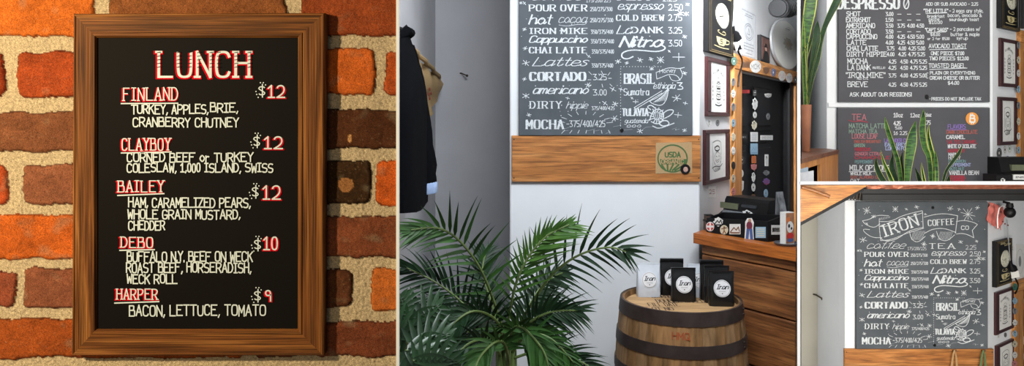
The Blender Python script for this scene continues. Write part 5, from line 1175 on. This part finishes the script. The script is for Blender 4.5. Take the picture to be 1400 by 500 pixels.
for x, y in ((1267, 132.5),):
    a, b = F3.px(x, y, -.027); m = MB(F3); m.disc(a, b, .012, .016, -.0262, .002); m.disc(a, b, .006, .006, -.028, .003); m.build('screw_head', M_bolt, bt)
tea = plain_board('t', F3, (1143, 147.4, 1350, 248.6), 'charcoal tea and flavors board with orange coin emblem behind the snake plant')
CK = {k: plain('chalk_'+k, v, .9, c2=tuple(int(x*.75) for x in v), scale=400) for k, v in dict(pink=(196, 120, 130), green=(138, 164, 148), red=(182, 52, 72), teal=(120, 158, 160), purple=(142, 116, 190), blue=(168, 178, 220), rust=(176, 96, 86), white=(224, 226, 230)).items()}
for s, a, b, y, h, c, wt in (('TEA', 1165, 1184, 164, 8, 'pink', .9), ('MATCHA LATTE', 1161, 1212, 175, 6, 'green', .9), ('MATCHA TEA', 1161, 1199, 182, 5, 'green', .8), ('LOOSE LEAF', 1165, 1200, 189, 6, 'pink', .9), ('ENGLISH BREAKFAST', 1168, 1204, 195, 3.4, 'rust', .7), ('GREEN', 1168, 1182, 200.5, 3.8, 'green', .8),
        ('HIBISCUS', 1169, 1190, 206, 4, 'red', .9), ('GINGER CITRUS', 1169, 1206, 212, 4, 'pink', .7), ('CHAMOMILE', 1169, 1216, 217, 3.6, 'red', .8), ('PEPPERMINT', 1169, 1193, 223, 3.8, 'teal', .7), ('MILK OPTIONS', 1162, 1216, 232.5, 6.5, 'white', 1.2), ('WHOLE MILK', 1163, 1191, 239, 3.8, 'white', .8), ('SOY ALMOND OAT', 1163, 1206, 243.8, 3.4, 'rust', .8), ('OAT', 1163, 1175, 248.2, 3.4, 'white', .8),
        ('LAVENDER CREAM', 1209, 1250, 194, 4.4, 'purple', .9), ('EARL GREY', 1210, 1238, 199.5, 4.2, 'blue', .9), ('LONDON FOG', 1211, 1241, 205, 4.2, 'blue', .9), ('10oz', 1222, 1234, 160, 5.5, 'white', .9), ('12oz', 1245, 1257, 160, 5, 'white', .9), ('16oz', 1264, 1273, 159, 4.5, 'white', .9), ('4.25', 1222, 1231, 171, 5, 'white', 1.1), ('5.00', 1224, 1233, 176.5, 3.5, 'white', .7), ('16 2.25', 1222, 1240, 184, 4.5, 'white', .7), ('4.75', 1262, 1272, 170, 5, 'white', .9),
        ('FLAVORS', 1296, 1320, 175.5, 5.4, 'purple', .9), ('DARK CHOCOLATE', 1294, 1336, 182.5, 4.6, 'rust', .9), ('CARAMEL', 1294, 1319, 189.5, 4.6, 'white', 1.0), ('SALTED CARAMEL', 1295, 1336, 196, 4.4, 'red', .7), ('WHITE CHOCOLATE', 1296, 1334, 202, 4.6, 'white', .9), ('RASPBERRY', 1296, 1319, 208, 4, 'red', .8), ('MAPLE', 1297, 1312, 213, 4, 'white', .8), ('HONEY', 1297, 1313, 217.5, 3.6, 'white', .7), ('CINNAMON', 1297, 1320, 222, 3.6, 'teal', .7), ('PEPPERMINT', 1297, 1327, 227, 3.8, 'blue', .8),
        ('HAZELNUT', 1297, 1318, 232.5, 3.8, 'teal', .7), ('VANILLA BEAN', 1298, 1338, 238.5, 5, 'white', 1.0), ('SEASONAL', 1299, 1320, 243.5, 3.6, 'red', 1.0), ('PUMPKIN', 1299, 1318, 248, 3.6, 'red', 1.0)):
    put(tea, 'menu_line', [(s, a, b, y, h, wt)], CK[c])
put(tea, 'underline', [], CK['red'], lambda m: S.line(m, [(1160, 164), (1167, 166.5), (1176, 165), (1187, 167)], .9, True)); put(tea, 'underline', [], CK['purple'], lambda m: S.line(m, [(1295, 177.5), (1321, 177)], 1)); put(tea, 'underline', [], CK['white'], lambda m: S.line(m, [(1161, 234.5), (1214, 234)], .9))
m = MB(F3); a, b = F3.px(1329, 162, -.027); m.disc(a, b, .040, .040, -.0262, .002, 36); cn = m.build('coin_emblem', plain('coin_orange', (232, 150, 56), .5), tea)
m = MB(F3); S.y = -.0288; S.t(m, 'B', 1326, 1332.5, 166.5, 9, 2.0, rot=-.08); S.line(m, [(1328, 167), (1328, 169)], 1.2); S.line(m, [(1330.5, 167), (1330.5, 169)], 1.2); S.line(m, [(1327.6, 157.5), (1327.4, 155.5)], 1.2); S.line(m, [(1330, 157.5), (1329.8, 155.5)], 1.2); m.build('coin_letter', STC['white'], cn)

# ---------------- things on the wall at the far right, upper room
coffee_clock(FR3, (1362, -28, 1388, 41), 'black coffee wall clock cut by the top right corner of the photo, above two frames')
framed_print(FR3, (1364.5, 54, 1389, 119), 'mahogany framed bottle print beside the espresso price board', 0)
framed_print(FR3, (1363, 133, 1387, 198), 'mahogany framed card print beside the tea and flavors board', 1)
for x, y, w_, h_, bgc, ink, lab in ((1366, 209, 7, 14, 'black', 'white', 'black oval sticker below the frame beside the flavors board'), (1374, 204.5, 5, 12, 'white', 'black', 'white figure sticker right of the black oval sticker'), (1380.5, 203, 6, 13, 'white', 'green', 'white and green round sticker, uppermost right of its cluster'), (1377.5, 218, 6, 10, 'blue', 'white', 'blue sticker just above the till beside the flavors board')):
    wall_mark('wall_sticker', lab, FR3, x, y, w_, h_, bgc, ink, 'oval', 'ring')
t = thing('trim_6', 'pine upright with stickers right of the upper room frames', 'door frame', FR3.w((FR3.px(1392, 100)[0], 0, slabz(5.1)))); struct(t)
x0, x1 = FR3.px(1389.5, 120)[0], FR3.px(1397.5, 120)[0]; zt = FR3.px(1392, 46)[1]
m = MB(FR3); m.cham(x0, x1, -.024, 0, slabz(5.3)+.02, zt-.06, .003); m.build('side_board', M_orangev, t); m = MB(FR3); m.cham(x0, L3, -.028, 0, zt-.059, zt+.02, .003); m.build('header_board', wood('pine_header_upper', (176, 108, 50), (206, 140, 74), (226, 164, 98), 'X', 1.2, .5, .2, ang=math.atan2(FR3.u.y, FR3.u.x)), t)
for i, y in enumerate((62, 82, 100, 122, 144, 166, 186, 205)): sticker(t, FR3, 1392.5, y, 4.5, 10, ('oval', 'blob')[i % 2], ('grey', 'cream', 'white', 'sky')[i % 4], 'black', None, ('figure', 'ring', 'skull')[i % 3], off=-.0245)
m = MB(FR3); m.box(x1+.002, L3, -.012, 0, slabz(5.3)+.02, zt-.062); d2 = struct(m.build('door_2', M_black))
t = thing('brush_bundle', 'dark upright rolled tubes standing in the top right corner', 'tube', FR3.w((FR3.px(1396, 20)[0], -.05, zt+.021)))
for k in range(3):
    a = FR3.px(1393.5+k*3, 20, -.06)[0]; m = MB(FR3); m.tube([(a, -.055, zt+.0215), (a, -.055, zt+.22+.02*k)], .011, 10); m.build('tube_body', M_blackm, t, smooth=True); m = MB(FR3); m.tube([(a, -.055, zt+.22+.02*k), (a, -.055, zt+.25+.02*k)], .0125, 10); m.build('tube_cap', STC['orange'], t, smooth=True)
for i, (x, y, w_, h_, c) in enumerate(((1399, 75, 5, 10, 'white'), (1399.5, 97, 5, 16, 'cream'), (1399.5, 178, 4, 22, 'white'))): sticker(d2, FR3, x, y, w_, h_, 'rect', c, 'grey', None, 'bars', off=-.0125)
# till of the upper room
FTi = Frame((PX(1366, 4.45), 4.45, 0)); zb = slabz(4.45)+.004
t = thing('card_terminal', 'black till with olive display below the frame beside the flavors board', 'till', FTi.w((.12, .06, zb)))
m = MB(FTi); zt_ = FTi.px(1390, 216)[1]; prof = [(0, zb), (0, zb+.045), (.05, zb+.06), (.075, zt_-.012), (.085, zt_), (.20, zt_), (.2, zb)]
m.loft([[(.048, y, z) for y, z in prof], [(.33, y, z) for y, z in prof]]); m.build('body', M_blackm, t)
def face2(nm, px, off, mat):
    m = MB(FTi); a, b, c, d = FTi.rect(*px, off); m.box(a, b, off-.003, off+.02, c, d); return m.build(nm, mat, t)
face2('display', (1383, 225, 1401, 233), .045, MATS['lcd_olive']); face2('key_strip', (1385, 238.5, 1408, 245.5), -.003, STC['white']); sticker(t, FTi, 1394, 242, 14, 5, 'rect', 'white', 'black', 'INK', None, off=-.0062)
t = thing('storage_tray', 'black sticker box in front of the wall, left of the upper room till', 'box', FTi.w((-.02, 0, zb))); m = MB(FTi); m.cham(-.035, .042, -.03, .10, zb, zb+.048, .003); m.build('box_body', M_black, t); sticker(t, FTi, 1371, 246, 6, 5, 'blob', 'white', 'black', None, 'figure', off=-.0305)

# ---------------- corner shelf, slender pot and its snake plant
A5 = Vector((PX(1147, 4.40), 4.40, 0)); zs_ = CZ-(204.5-HY)/FPX*4.40; B5Y = (CZ-zs_)/((217-HY)/FPX); B5 = Vector((XQ(B5Y)+.012, B5Y, 0))
FS5 = Frame((B5.x, B5.y, 0), (A5.x-B5.x, A5.y-B5.y)); L5 = (A5-B5).length
M_shw = wood('honey_pine', (150, 92, 40), (188, 122, 58), (212, 150, 84), 'Z', 1.1, .5, .15); M_shd = wood('walnut_top', (84, 48, 30), (112, 68, 44), (140, 88, 58), 'X', 1.1, .45, .15)
t = thing('corner_shelf', 'honey pine corner shelf unit under the slender potted plant', 'shelf', (A5.x-.2, A5.y-.2, slabz(4.2)))
bk = [Vector((A5.x+.002, 4.62, 0)), Vector((XQ(4.62)+.02, 4.62, 0))]
m = MB(); plate(m, [B5, A5, bk[0], bk[1]], zs_-.022, zs_); m.build('top_board', M_shd, t)
zl = zs_-.023
m = MB(FS5); m.box(.001, L5-.002, .004, .018, zl-.030, zl); m.build('rail', M_shw, t)
xs_ = FS5.px(1123, 228)[0]; m = MB(FS5); m.prism([(xs_, slabz(4.1)+.01), (L5-.002, slabz(4.40)+.006), (L5-.002, zl-.0305), (xs_, zl-.0305)], .004, .020); m.build('front_panel', M_shw, t)
m = MB(); m.box(A5.x-.016, A5.x, 4.425, 4.615, slabz(4.42)+.006, zl); m.build('side_panel', M_shw, t)
x0, x1 = .003, FS5.px(1101, 230)[0]; m = MB(FS5); m.prism([(x0, slabz(3.45)+.01), (x1, slabz(3.6)+.01), (x1, zl-.0305), (x0, zl-.0305)], .006, .018); m.build('stile', M_shw, t)
xm = FS5.px(1112, 230)[0]; m = MB(); q = Vector((XQ(4.1)+.03, 4.1, 0)); m.add([(q.x, q.y, slabz(4.1)+.01), (A5.x-.05, 4.35, slabz(4.35)+.01), (A5.x-.05, 4.35, zl-.031), (q.x, q.y, zl-.031), (q.x, q.y+.01, slabz(4.1)+.01), (A5.x-.05, 4.36, slabz(4.35)+.01), (A5.x-.05, 4.36, zl-.031), (q.x, q.y+.01, zl-.031)], [(0, 1, 2, 3), (7, 6, 5, 4), (0, 4, 5, 1), (3, 2, 6, 7), (1, 5, 6, 2), (0, 3, 7, 4)]); m.build('inner_panel', wood('red_oak', (100, 52, 30), (128, 70, 44), (150, 88, 56), 'Z', 1, .5, .1), t)
for i, (xa, xb, ya, yb, Y, c) in enumerate(((1094.8, 1105, 228, 249, 3.30, 'sky'), (1094.8, 1112.5, 233, 249, 3.20, 'white'))):
    q = [pt(xa, ya+3, Y), pt(xb, ya, Y), pt(xb, yb-.2, Y), pt(xa, yb-.2, Y)]; m = MB(); m.add([p for p in q]+[p+Vector((0, .004, 0)) for p in q], [(0, 1, 2, 3), (7, 6, 5, 4), (0, 4, 5, 1), (1, 5, 6, 2), (2, 6, 7, 3), (3, 7, 4, 0)])
    tag(m.build('paper_card', plain('card_'+c, (190, 190, 194) if c == 'white' else (150, 162, 174), .7)), ('pale blue card leaning in front of the corner shelf, the rear one', 'white card leaning in front of the corner shelf, the front one')[i], 'paper')
PT = Vector((PX(1102, 4.12), 4.12, zs_)); hp = CZ-(143-HY)/FPX*4.12-zs_
pot = thing('snake_plant', 'tall snake plant in a slender brown pot on the corner shelf', 'plant', PT)
m = MB(); m.lathe(PT, [(.018, 0), (.021, .004), (.029, hp*.96), (.030, hp), (.026, hp), (.025, hp-.02)], 28); m.build('pot', plain('brown_pot', (150, 96, 66), .6, c2=(128, 78, 54), scale=12), pot, smooth=True)
m = MB(); m.lathe(PT, [(.025, hp-.03), (.025, hp-.012)], 20); m.build('soil', MATS['potting_soil'], pot)
M_sn = plain('snake_leaf_green', (70, 108, 48), .5, c2=(28, 58, 32), scale=17, stretch=(1, 1, 7), lo=.42, hi=.58); M_sd = plain('snake_leaf_dark', (40, 68, 38), .5, c2=(24, 44, 28), scale=15, stretch=(1, 1, 6)); M_sy = plain('snake_leaf_edge', (186, 188, 100), .5, c2=(160, 166, 84), scale=10)
def sleaf(parent, P, Y, dark=False, yellow=.10, base=None, lean=0.0):
    pts_ = [(x, y, w_) for x, y, w_ in P]; C = spline([Vector((x, y, w_)) for x, y, w_ in pts_], 5); n = len(C); m = MB(); rows = []
    for i, c in enumerate(C):
        f = i/(n-1); Yi = Y+lean*(1-f)
        if base is not None: Yi = base*(f)+(Y+lean)*(1-f)
        a = C[max(0, i-1)]; b = C[min(n-1, i+1)]; dx, dy = b.x-a.x, b.y-a.y; l = math.hypot(dx, dy) or 1; nx, ny = dy/l, -dx/l; h = max(.15, c.z)/2; row = []
        for s_, o_ in ((-1, .004), (-(1-yellow*1.1), 0), (0, .010), (1-yellow*1.1, 0), (1, .004), (0, .014)):
            row.append(pt(c.x+nx*h*s_, c.y+ny*h*s_, Yi+o_*(min(1, h/3))))
        rows.append(row)
    vs = [q for r in rows for q in r]
    for j in range(6):
        m.m = 1 if j in (0, 3) else 0; b0 = len(m.v)
    m.v = [Vector(q) for q in vs]
    for i in range(n-1):
        for j in range(6):
            k = (j+1) % 6; m.f.append([i*6+j, i*6+k, (i+1)*6+k, (i+1)*6+j]); m.mi.append(1 if j in (0, 3) else 0); m.c.append((1, 1, 1, 1))
    return m.build('leaf', [M_sd if dark else M_sn, M_sy], parent, smooth=True)
for P, d, yl in (([(1112, -45, 1), (1110, -12, 15), (1107, 14, 17), (1103, 40, 13), (1100, 70, 8), (1101, 110, 6), (1102, 150, 5)], False, .15), ([(1118, 28, .5), (1117, 40, 9), (1116, 56, 11), (1113, 74, 8), (1109, 94, 6), (1105, 120, 5), (1103, 150, 4)], True, .05),
              ([(1152, -20, 8), (1145, 0, 11), (1136, 18, 9), (1128, 36, 7), (1122, 56, 7), (1117, 82, 8), (1109, 112, 6), (1103, 150, 4)], True, .08), ([(1111, 50, .5), (1106, 62, 6), (1101, 76, 8), (1099, 96, 6), (1100, 122, 5), (1102, 150, 4)], True, .12), ([(1098, 20, 1), (1098, 50, 5), (1099, 90, 6), (1101, 150, 4)], False, .2)):
    sleaf(pot, P, 4.115, d, yl)
YS = 3.95
sp = thing('snake_plant', 'yellow-edged snake plant rising from the white rail in front of the tea board', 'plant', (PX(1250, YS), YS, slabz(YS)+.01))
for i, (P, d, yl) in enumerate((([(1221, 209, .5), (1219, 225, 7), (1222, 240, 9), (1225, 249, 8)], True, .1), ([(1234, 207, .5), (1232, 222, 6), (1234, 238, 7), (1236, 249, 6)], True, .15), ([(1198, 214, .5), (1198, 226, 6), (1203, 239, 8), (1209, 249, 8)], True, .14),
        ([(1251, 229, .5), (1255, 239, 5), (1258, 249, 6)], True, .1), ([(1298, 239, .5), (1297, 245, 5), (1296, 249, 7)], True, .1), ([(1210, 160, .8), (1213, 176, 6), (1221, 200, 6), (1228, 222, 6.5), (1232, 249, 6)], False, .16), ([(1204, 205, .5), (1208, 221, 4), (1214, 235, 6), (1220, 249, 7)], False, .32),
        ([(1270, 170, .5), (1269, 184, 5), (1272, 200, 7), (1276, 216, 6), (1277, 249, 5)], False, .36), ([(1263, 149, .5), (1262, 162, 7), (1261, 180, 9), (1264, 200, 8), (1270, 216, 6.5), (1273, 249, 6)], False, .13), ([(1279, 206, .5), (1279, 219, 6), (1279, 235, 9), (1279, 249, 9)], False, .12),
        ([(1252, 165, .8), (1248.5, 180, 10), (1246, 196, 15), (1243, 216, 13), (1241, 234, 10), (1240, 249, 8)], False, .12), ([(1260, 222, .5), (1261, 234, 4), (1264, 249, 5)], False, .4), ([(1316, 197, .5), (1311, 209, 5), (1303, 220, 5), (1294, 233, 4), (1289, 249, 4)], True, .14))):
    sleaf(sp, P, YS-.004*i, d, yl)

# ================================================================== LOWER ROOM
M_beam = plain('black_beam_paint', (40, 41, 42), .5, c2=(32, 33, 34), scale=6)
Yb = 4.86
FBm = F(Yb); x0, x1, z0, z1 = FBm.rect(1179, 258.5, 1440, 274.5); x1 = PX(1402, 5.0)+.15
m = MB(FBm); m.cham(x0, x1, 0, .085, z0, z1-.032, .004); m.box(x0, x1, .012, .085, z1-.034, z1); o = m.build('ceiling_beam', M_beam); tag(o, 'long black beam running above the lower coffee chalkboard', 'beam')
x0c, _, z0c, z1c = FBm.rect(1186.5, 252.6, 1400, 258.2); z1c = slabz(Yb)-.012; m = MB(FBm); nx = 90; rows = []
for k in range(nx+1):
    x = x0c+(x1-x0c)*k/nx; rows.append([(x, .004+.006*noise.noise((x*14, j*.9, 1)), z1+.001+(z1c-z1-.001)*j/4) for j in range(5)]+[(x, .02, z1c), (x, .02, z1+.001)])
m.loft(rows); M_cop = plain('copper_sheet', (226, 150, 118), .34, .75, c2=(190, 108, 82), scale=22, bump=.8); tag(m.build('copper_strip', M_cop, smooth=False), 'crinkled copper strip lying along the top of the black beam', 'copper trim')
# stair side
YSt = 4.35; fs = F(YSt); t = thing('staircase', 'orange pine stair side crossing the top left of the lower room', 'stairs', (PX(1130, YSt), YSt, .95))
tri = [fs.px(*p) for p in ((1094.6, 303.5), (1094.6, 253.0), (1187, 253.0), (1182, 256))]
m = MB(fs); m.prism(tri, 0, .045); m.build('stringer', wood('stair_pine', (170, 104, 40), (204, 136, 62), (226, 166, 92), 'X', 1.3, .4, .1), t)
m = MB(fs); m.prism([fs.px(*p) for p in ((1094.6, 304.2), (1182, 257.0), (1182, 261), (1094.6, 309))], .008, .04); m.build('black_edging', M_black, t)
m = MB(); m.tube([pt(1096, 255.5, YSt-.04), pt(1112, 260, YSt-.045), pt(1134, 268.5, YSt-.05)], .0115, 12); m.tube([pt(1099, 256.4, YSt-.04), pt(1099, 256.6, YSt+.01)], .006, 8); m.tube([pt(1128, 266, YSt-.048), pt(1128, 266, YSt+.01)], .006, 8); m.build('handrail', wood('rail_wood', (130, 78, 34), (160, 100, 50), (180, 120, 66), 'X', 1.5, .35, .1), t, smooth=True)
m = MB(); m.box(PX(1163, 4.9), PX(1179, 4.9), 4.90, 4.94, pt(0, 272, 4.9).z, pt(0, 262, 4.9).z)
for k in range(4): m.tube([pt(1163+k*4, 273, 4.88), pt(1165+k*4, 259+k, 4.88)], .005, 6)
tag(m.build('metal_bracket', plain('bracket_grey', (92, 84, 76), .4, .5)), 'dull metal bracket at the left end of the black beam', 'bracket')
FA4 = F(5.42); a, b = FA4.px(1112, 402); c, d = FA4.px(1118, 404.5)
m = MB(FA4); m.tube([(a, 0, b), (a+.012, -.02, b), (c, -.075, d)], .006, 8); m.tube([(c-.002, -.073, d), (c+.004, -.079, d-.002)], .011, 10); tag(m.build('wall_nail', MATS['rusty_nail'], smooth=True), 'rusty nail on the bare wall under the stairs', 'nail')
plank(F4, (1153, 475.6, 1356, 560), 'stained pine plank with two hanging straps under the lower coffee chalkboard', 'b')
# straps
M_tan = plain('tan_webbing', (176, 142, 98), .9, c2=(150, 118, 78), scale=200, bump=.4); M_olive = plain('olive_webbing', (98, 116, 76), .9, c2=(78, 96, 62), scale=200, bump=.4)
for nm, cx, lab, mat, sp_, wd in (('t', 1303.2, 'tan strap loop hanging on the plank, the left of two', M_tan, 4.8, 3.0), ('o', 1342.5, 'olive green strap loop hanging on the plank, the right of two', M_olive, 4.6, 3.6)):
    t = thing('bag_strap', lab, 'strap', F4.w((F4.px(cx, 500)[0], -.05, F4.px(cx, 560)[1])))
    m = MB(F4); w_ = wd/FPX*Y4; 
    rows = []
    for k in range(21):
        f = k/20; s_ = -1 if f < .5 else 1; g = abs(f-.5)*2; x, y = cx+s_*sp_*min(1, (g*1.5))**.55*(1+.25*g), 477.5+82*g**1.15; a, b = F4.px(x, y, -.04); tw = .3+.7*min(1, g*2)
        rows.append([(a-w_/2*tw, -.040-.01*(1-g), b), (a+w_/2*tw, -.046-.01*(1-g), b), (a+w_/2*tw, -.049-.01*(1-g), b), (a-w_/2*tw, -.044-.01*(1-g), b)])
    m.loft(rows); m.build('webbing', mat, t, smooth=True)
    a, b = F4.px(cx, 479, -.03); m = MB(F4); m.tube([(a, -.024, b), (a, -.052, b), (a, -.062, b+.008), (a, -.060, b+.018)], .003, 8); m.build('hook', M_bolt, t, smooth=True)
# right wall of the lower room
coffee_clock(FR4, (1356, 327, 1377.5, 388.5), 'black coffee wall clock below the pink cloth')
framed_print(FR4, (1358.5, 395, 1384.5, 452), 'mahogany framed bottle print directly below the lower clock', 0)
framed_print(FR4, (1359.5, 466, 1386, 522), 'mahogany framed card print cut by the bottom edge of the photo', 1)
wall_mark('wall_sticker', 'pale sticker between the lower room frames, the left of two', FR4, 1365, 458.5, 5, 6.5, 'white', 'grey', 'blob', 'figure'); wall_mark('wall_sticker', 'grey sticker between the lower room frames, the right of two', FR4, 1374.5, 457.5, 4, 6.5, 'grey', 'black', 'oval', 'ring')
t = thing('pink_cloth', 'wrinkled pink cloth hanging on the wall above the lower clock', 'cloth', FR4.w((FR4.px(1361, 300)[0], -.03, FR4.px(1361, 312)[1])))
m = MB(FR4); rows = []
for i in range(15):
    f = i/14; col_ = []
    for j in range(13):
        g = j/12; x, y = 1351.5+18*f+1.5*math.sin(g*5), (276+6*f)+(26+6*f+2.2*math.sin(f*19))*g; a, b = FR4.px(x, y, -.02); col_.append((a, -.024+.014*noise.noise((f*5, g*4, 2))+.006*math.sin(f*16+g*3), b))
    rows.append(col_+[(p[0], p[1]+.004, p[2]) for p in reversed(col_)])
m.loft(rows); m.build('cloth', plain('salmon_cloth', (222, 128, 116), .85, c2=(196, 100, 92), scale=16, bump=.3), t, smooth=True)
m = MB(FR4)
for x, y in ((1357, 293), (1363, 302), (1366, 305), (1370, 307), (1360, 289)): a, b = FR4.px(x, y); m.ball((a, -.036, b), (.012, .004, .006), 8, 5)
m.build('dark_print', plain('cloth_print', (130, 60, 56), .9), t)
a, b = FR4.px(1380.5, 290, -.10); t = thing('bulb_lamp', 'black round lamp with white looped wire under the beam', 'lamp', FR4.w((a, -.10, b-.04)))
m = MB(FR4); m.ball((a, -.10, b), (.036, .036, .038), 20, 12); m.build('globe', M_blackm, t, smooth=True); m = MB(FR4); m.tube([(a, -.10, b+.034), (a, -.10, b+.062)], [.024, .020], 16); m.tube([(a, -.10, b+.060), (a, -.06, slabz(5.3)-.10)], .008, 8); m.build('socket', M_blackm, t, smooth=True)
m = MB(FR4); P = [FR4.px(x, y, -.08) for x, y in ((1377, 283), (1373, 281.5), (1369, 284), (1367, 291), (1366, 300), (1366.5, 312))]; m.tube(spline([Vector((p[0], -.07, p[1])) for p in P], 5), .0035, 6); m.build('wire', M_trimw, t, smooth=True)
# adaptor, papers, surround
q4 = lambda x, y, o: Vector(FR4.w((FR4.px(x, y, o)[0], o, FR4.px(x, y, o)[1])))
t = thing('power_adaptor', 'black power adaptor with white label hanging right of the lower clock', 'adaptor', q4(1384, 376, -.03))
m = MB(); m.tube([q4(1376.5, 300, -.03), q4(1379.5, 340, -.03), q4(1381, 358, -.03)], .004, 6); m.build('upper_cable', M_papg, t)
m = MB(); m.tube([q4(x, y, -.03) for x, y in ((1381, 356), (1382, 362), (1383, 365), (1385, 372))], [.012, .014, .030, .034], 10); m.build('plug_body', M_black, t, smooth=True)
m = MB(); m.tube([q4(1384.5, 369, -.034), q4(1386, 377, -.034)], [.036, .036], 4); m.build('white_label', STC['white'], t)
m = MB(); m.tube(spline([q4(x, y, -.03) for x, y in ((1386, 377), (1389, 382), (1391.5, 388), (1391, 394), (1388, 401))], 4), .006, 8); m.build('cord', M_black, t, smooth=True)
wall_mark('certificate', 'pale printed certificate at the right edge beside the lower power adaptor', FR4, 1394.5, 357, 13, 47, 'white', 'grey', 'rect', 'ring', None, 'paper')
wall_mark('paper_note', 'small white note above the lower power adaptor', FR4, 1383.5, 339, 6, 7, 'white', 'grey', 'rect', None, None, 'paper')
t = thing('trim_7', 'pine door surround with stickers in the lower room', 'door frame', FR4.w((FR4.px(1388, 450)[0], 0, -1.1))); struct(t)
x0, x1 = FR4.px(1382.5, 440)[0], FR4.px(1394.5, 440)[0]; zt = FR4.px(1385, 384)[1]
m = MB(FR4); m.cham(x0, x1, -.024, 0, -1.1, zt-.076, .003); m.build('side_board', M_orangev, t); m = MB(FR4); m.cham(x0, L4, -.028, 0, zt-.075, zt, .003); m.build('header_board', wood('pine_header_lower', (176, 108, 50), (206, 140, 74), (226, 164, 98), 'X', 1.2, .5, .2, ang=math.atan2(FR4.u.y, FR4.u.x)), t)
for i, (y, c, a_) in enumerate(((392, 'green', 'ring'), (411, 'sky', 'bars'), (425, 'grey', 'figure'), (441, 'white', 'hill'), (456, 'sky', 'figure'), (470, 'cream', 'ring'), (485, 'white', 'skull'), (497, 'pink', 'ring'))): sticker(t, FR4, 1387.5, y, 6, 9 if i else 10, 'oval' if i % 2 == 0 else 'blob', c, 'black', None, a_, off=-.0285 if i == 0 else -.0245)
m = MB(FR4); m.box(x1+.002, L4, -.012, 0, -1.1, zt-.077); d3 = struct(m.build('door_3', M_black))
for x, y, w_, h_, c in ((1398, 418, 5, 9, 'red'), (1397.5, 412, 4, 8, 'white'), (1398, 465, 5, 11, 'white'), (1399, 487, 5, 8, 'sky')): sticker(d3, FR4, x, y, w_, h_, 'rect', c, 'grey', None, 'bars', off=-.0125)
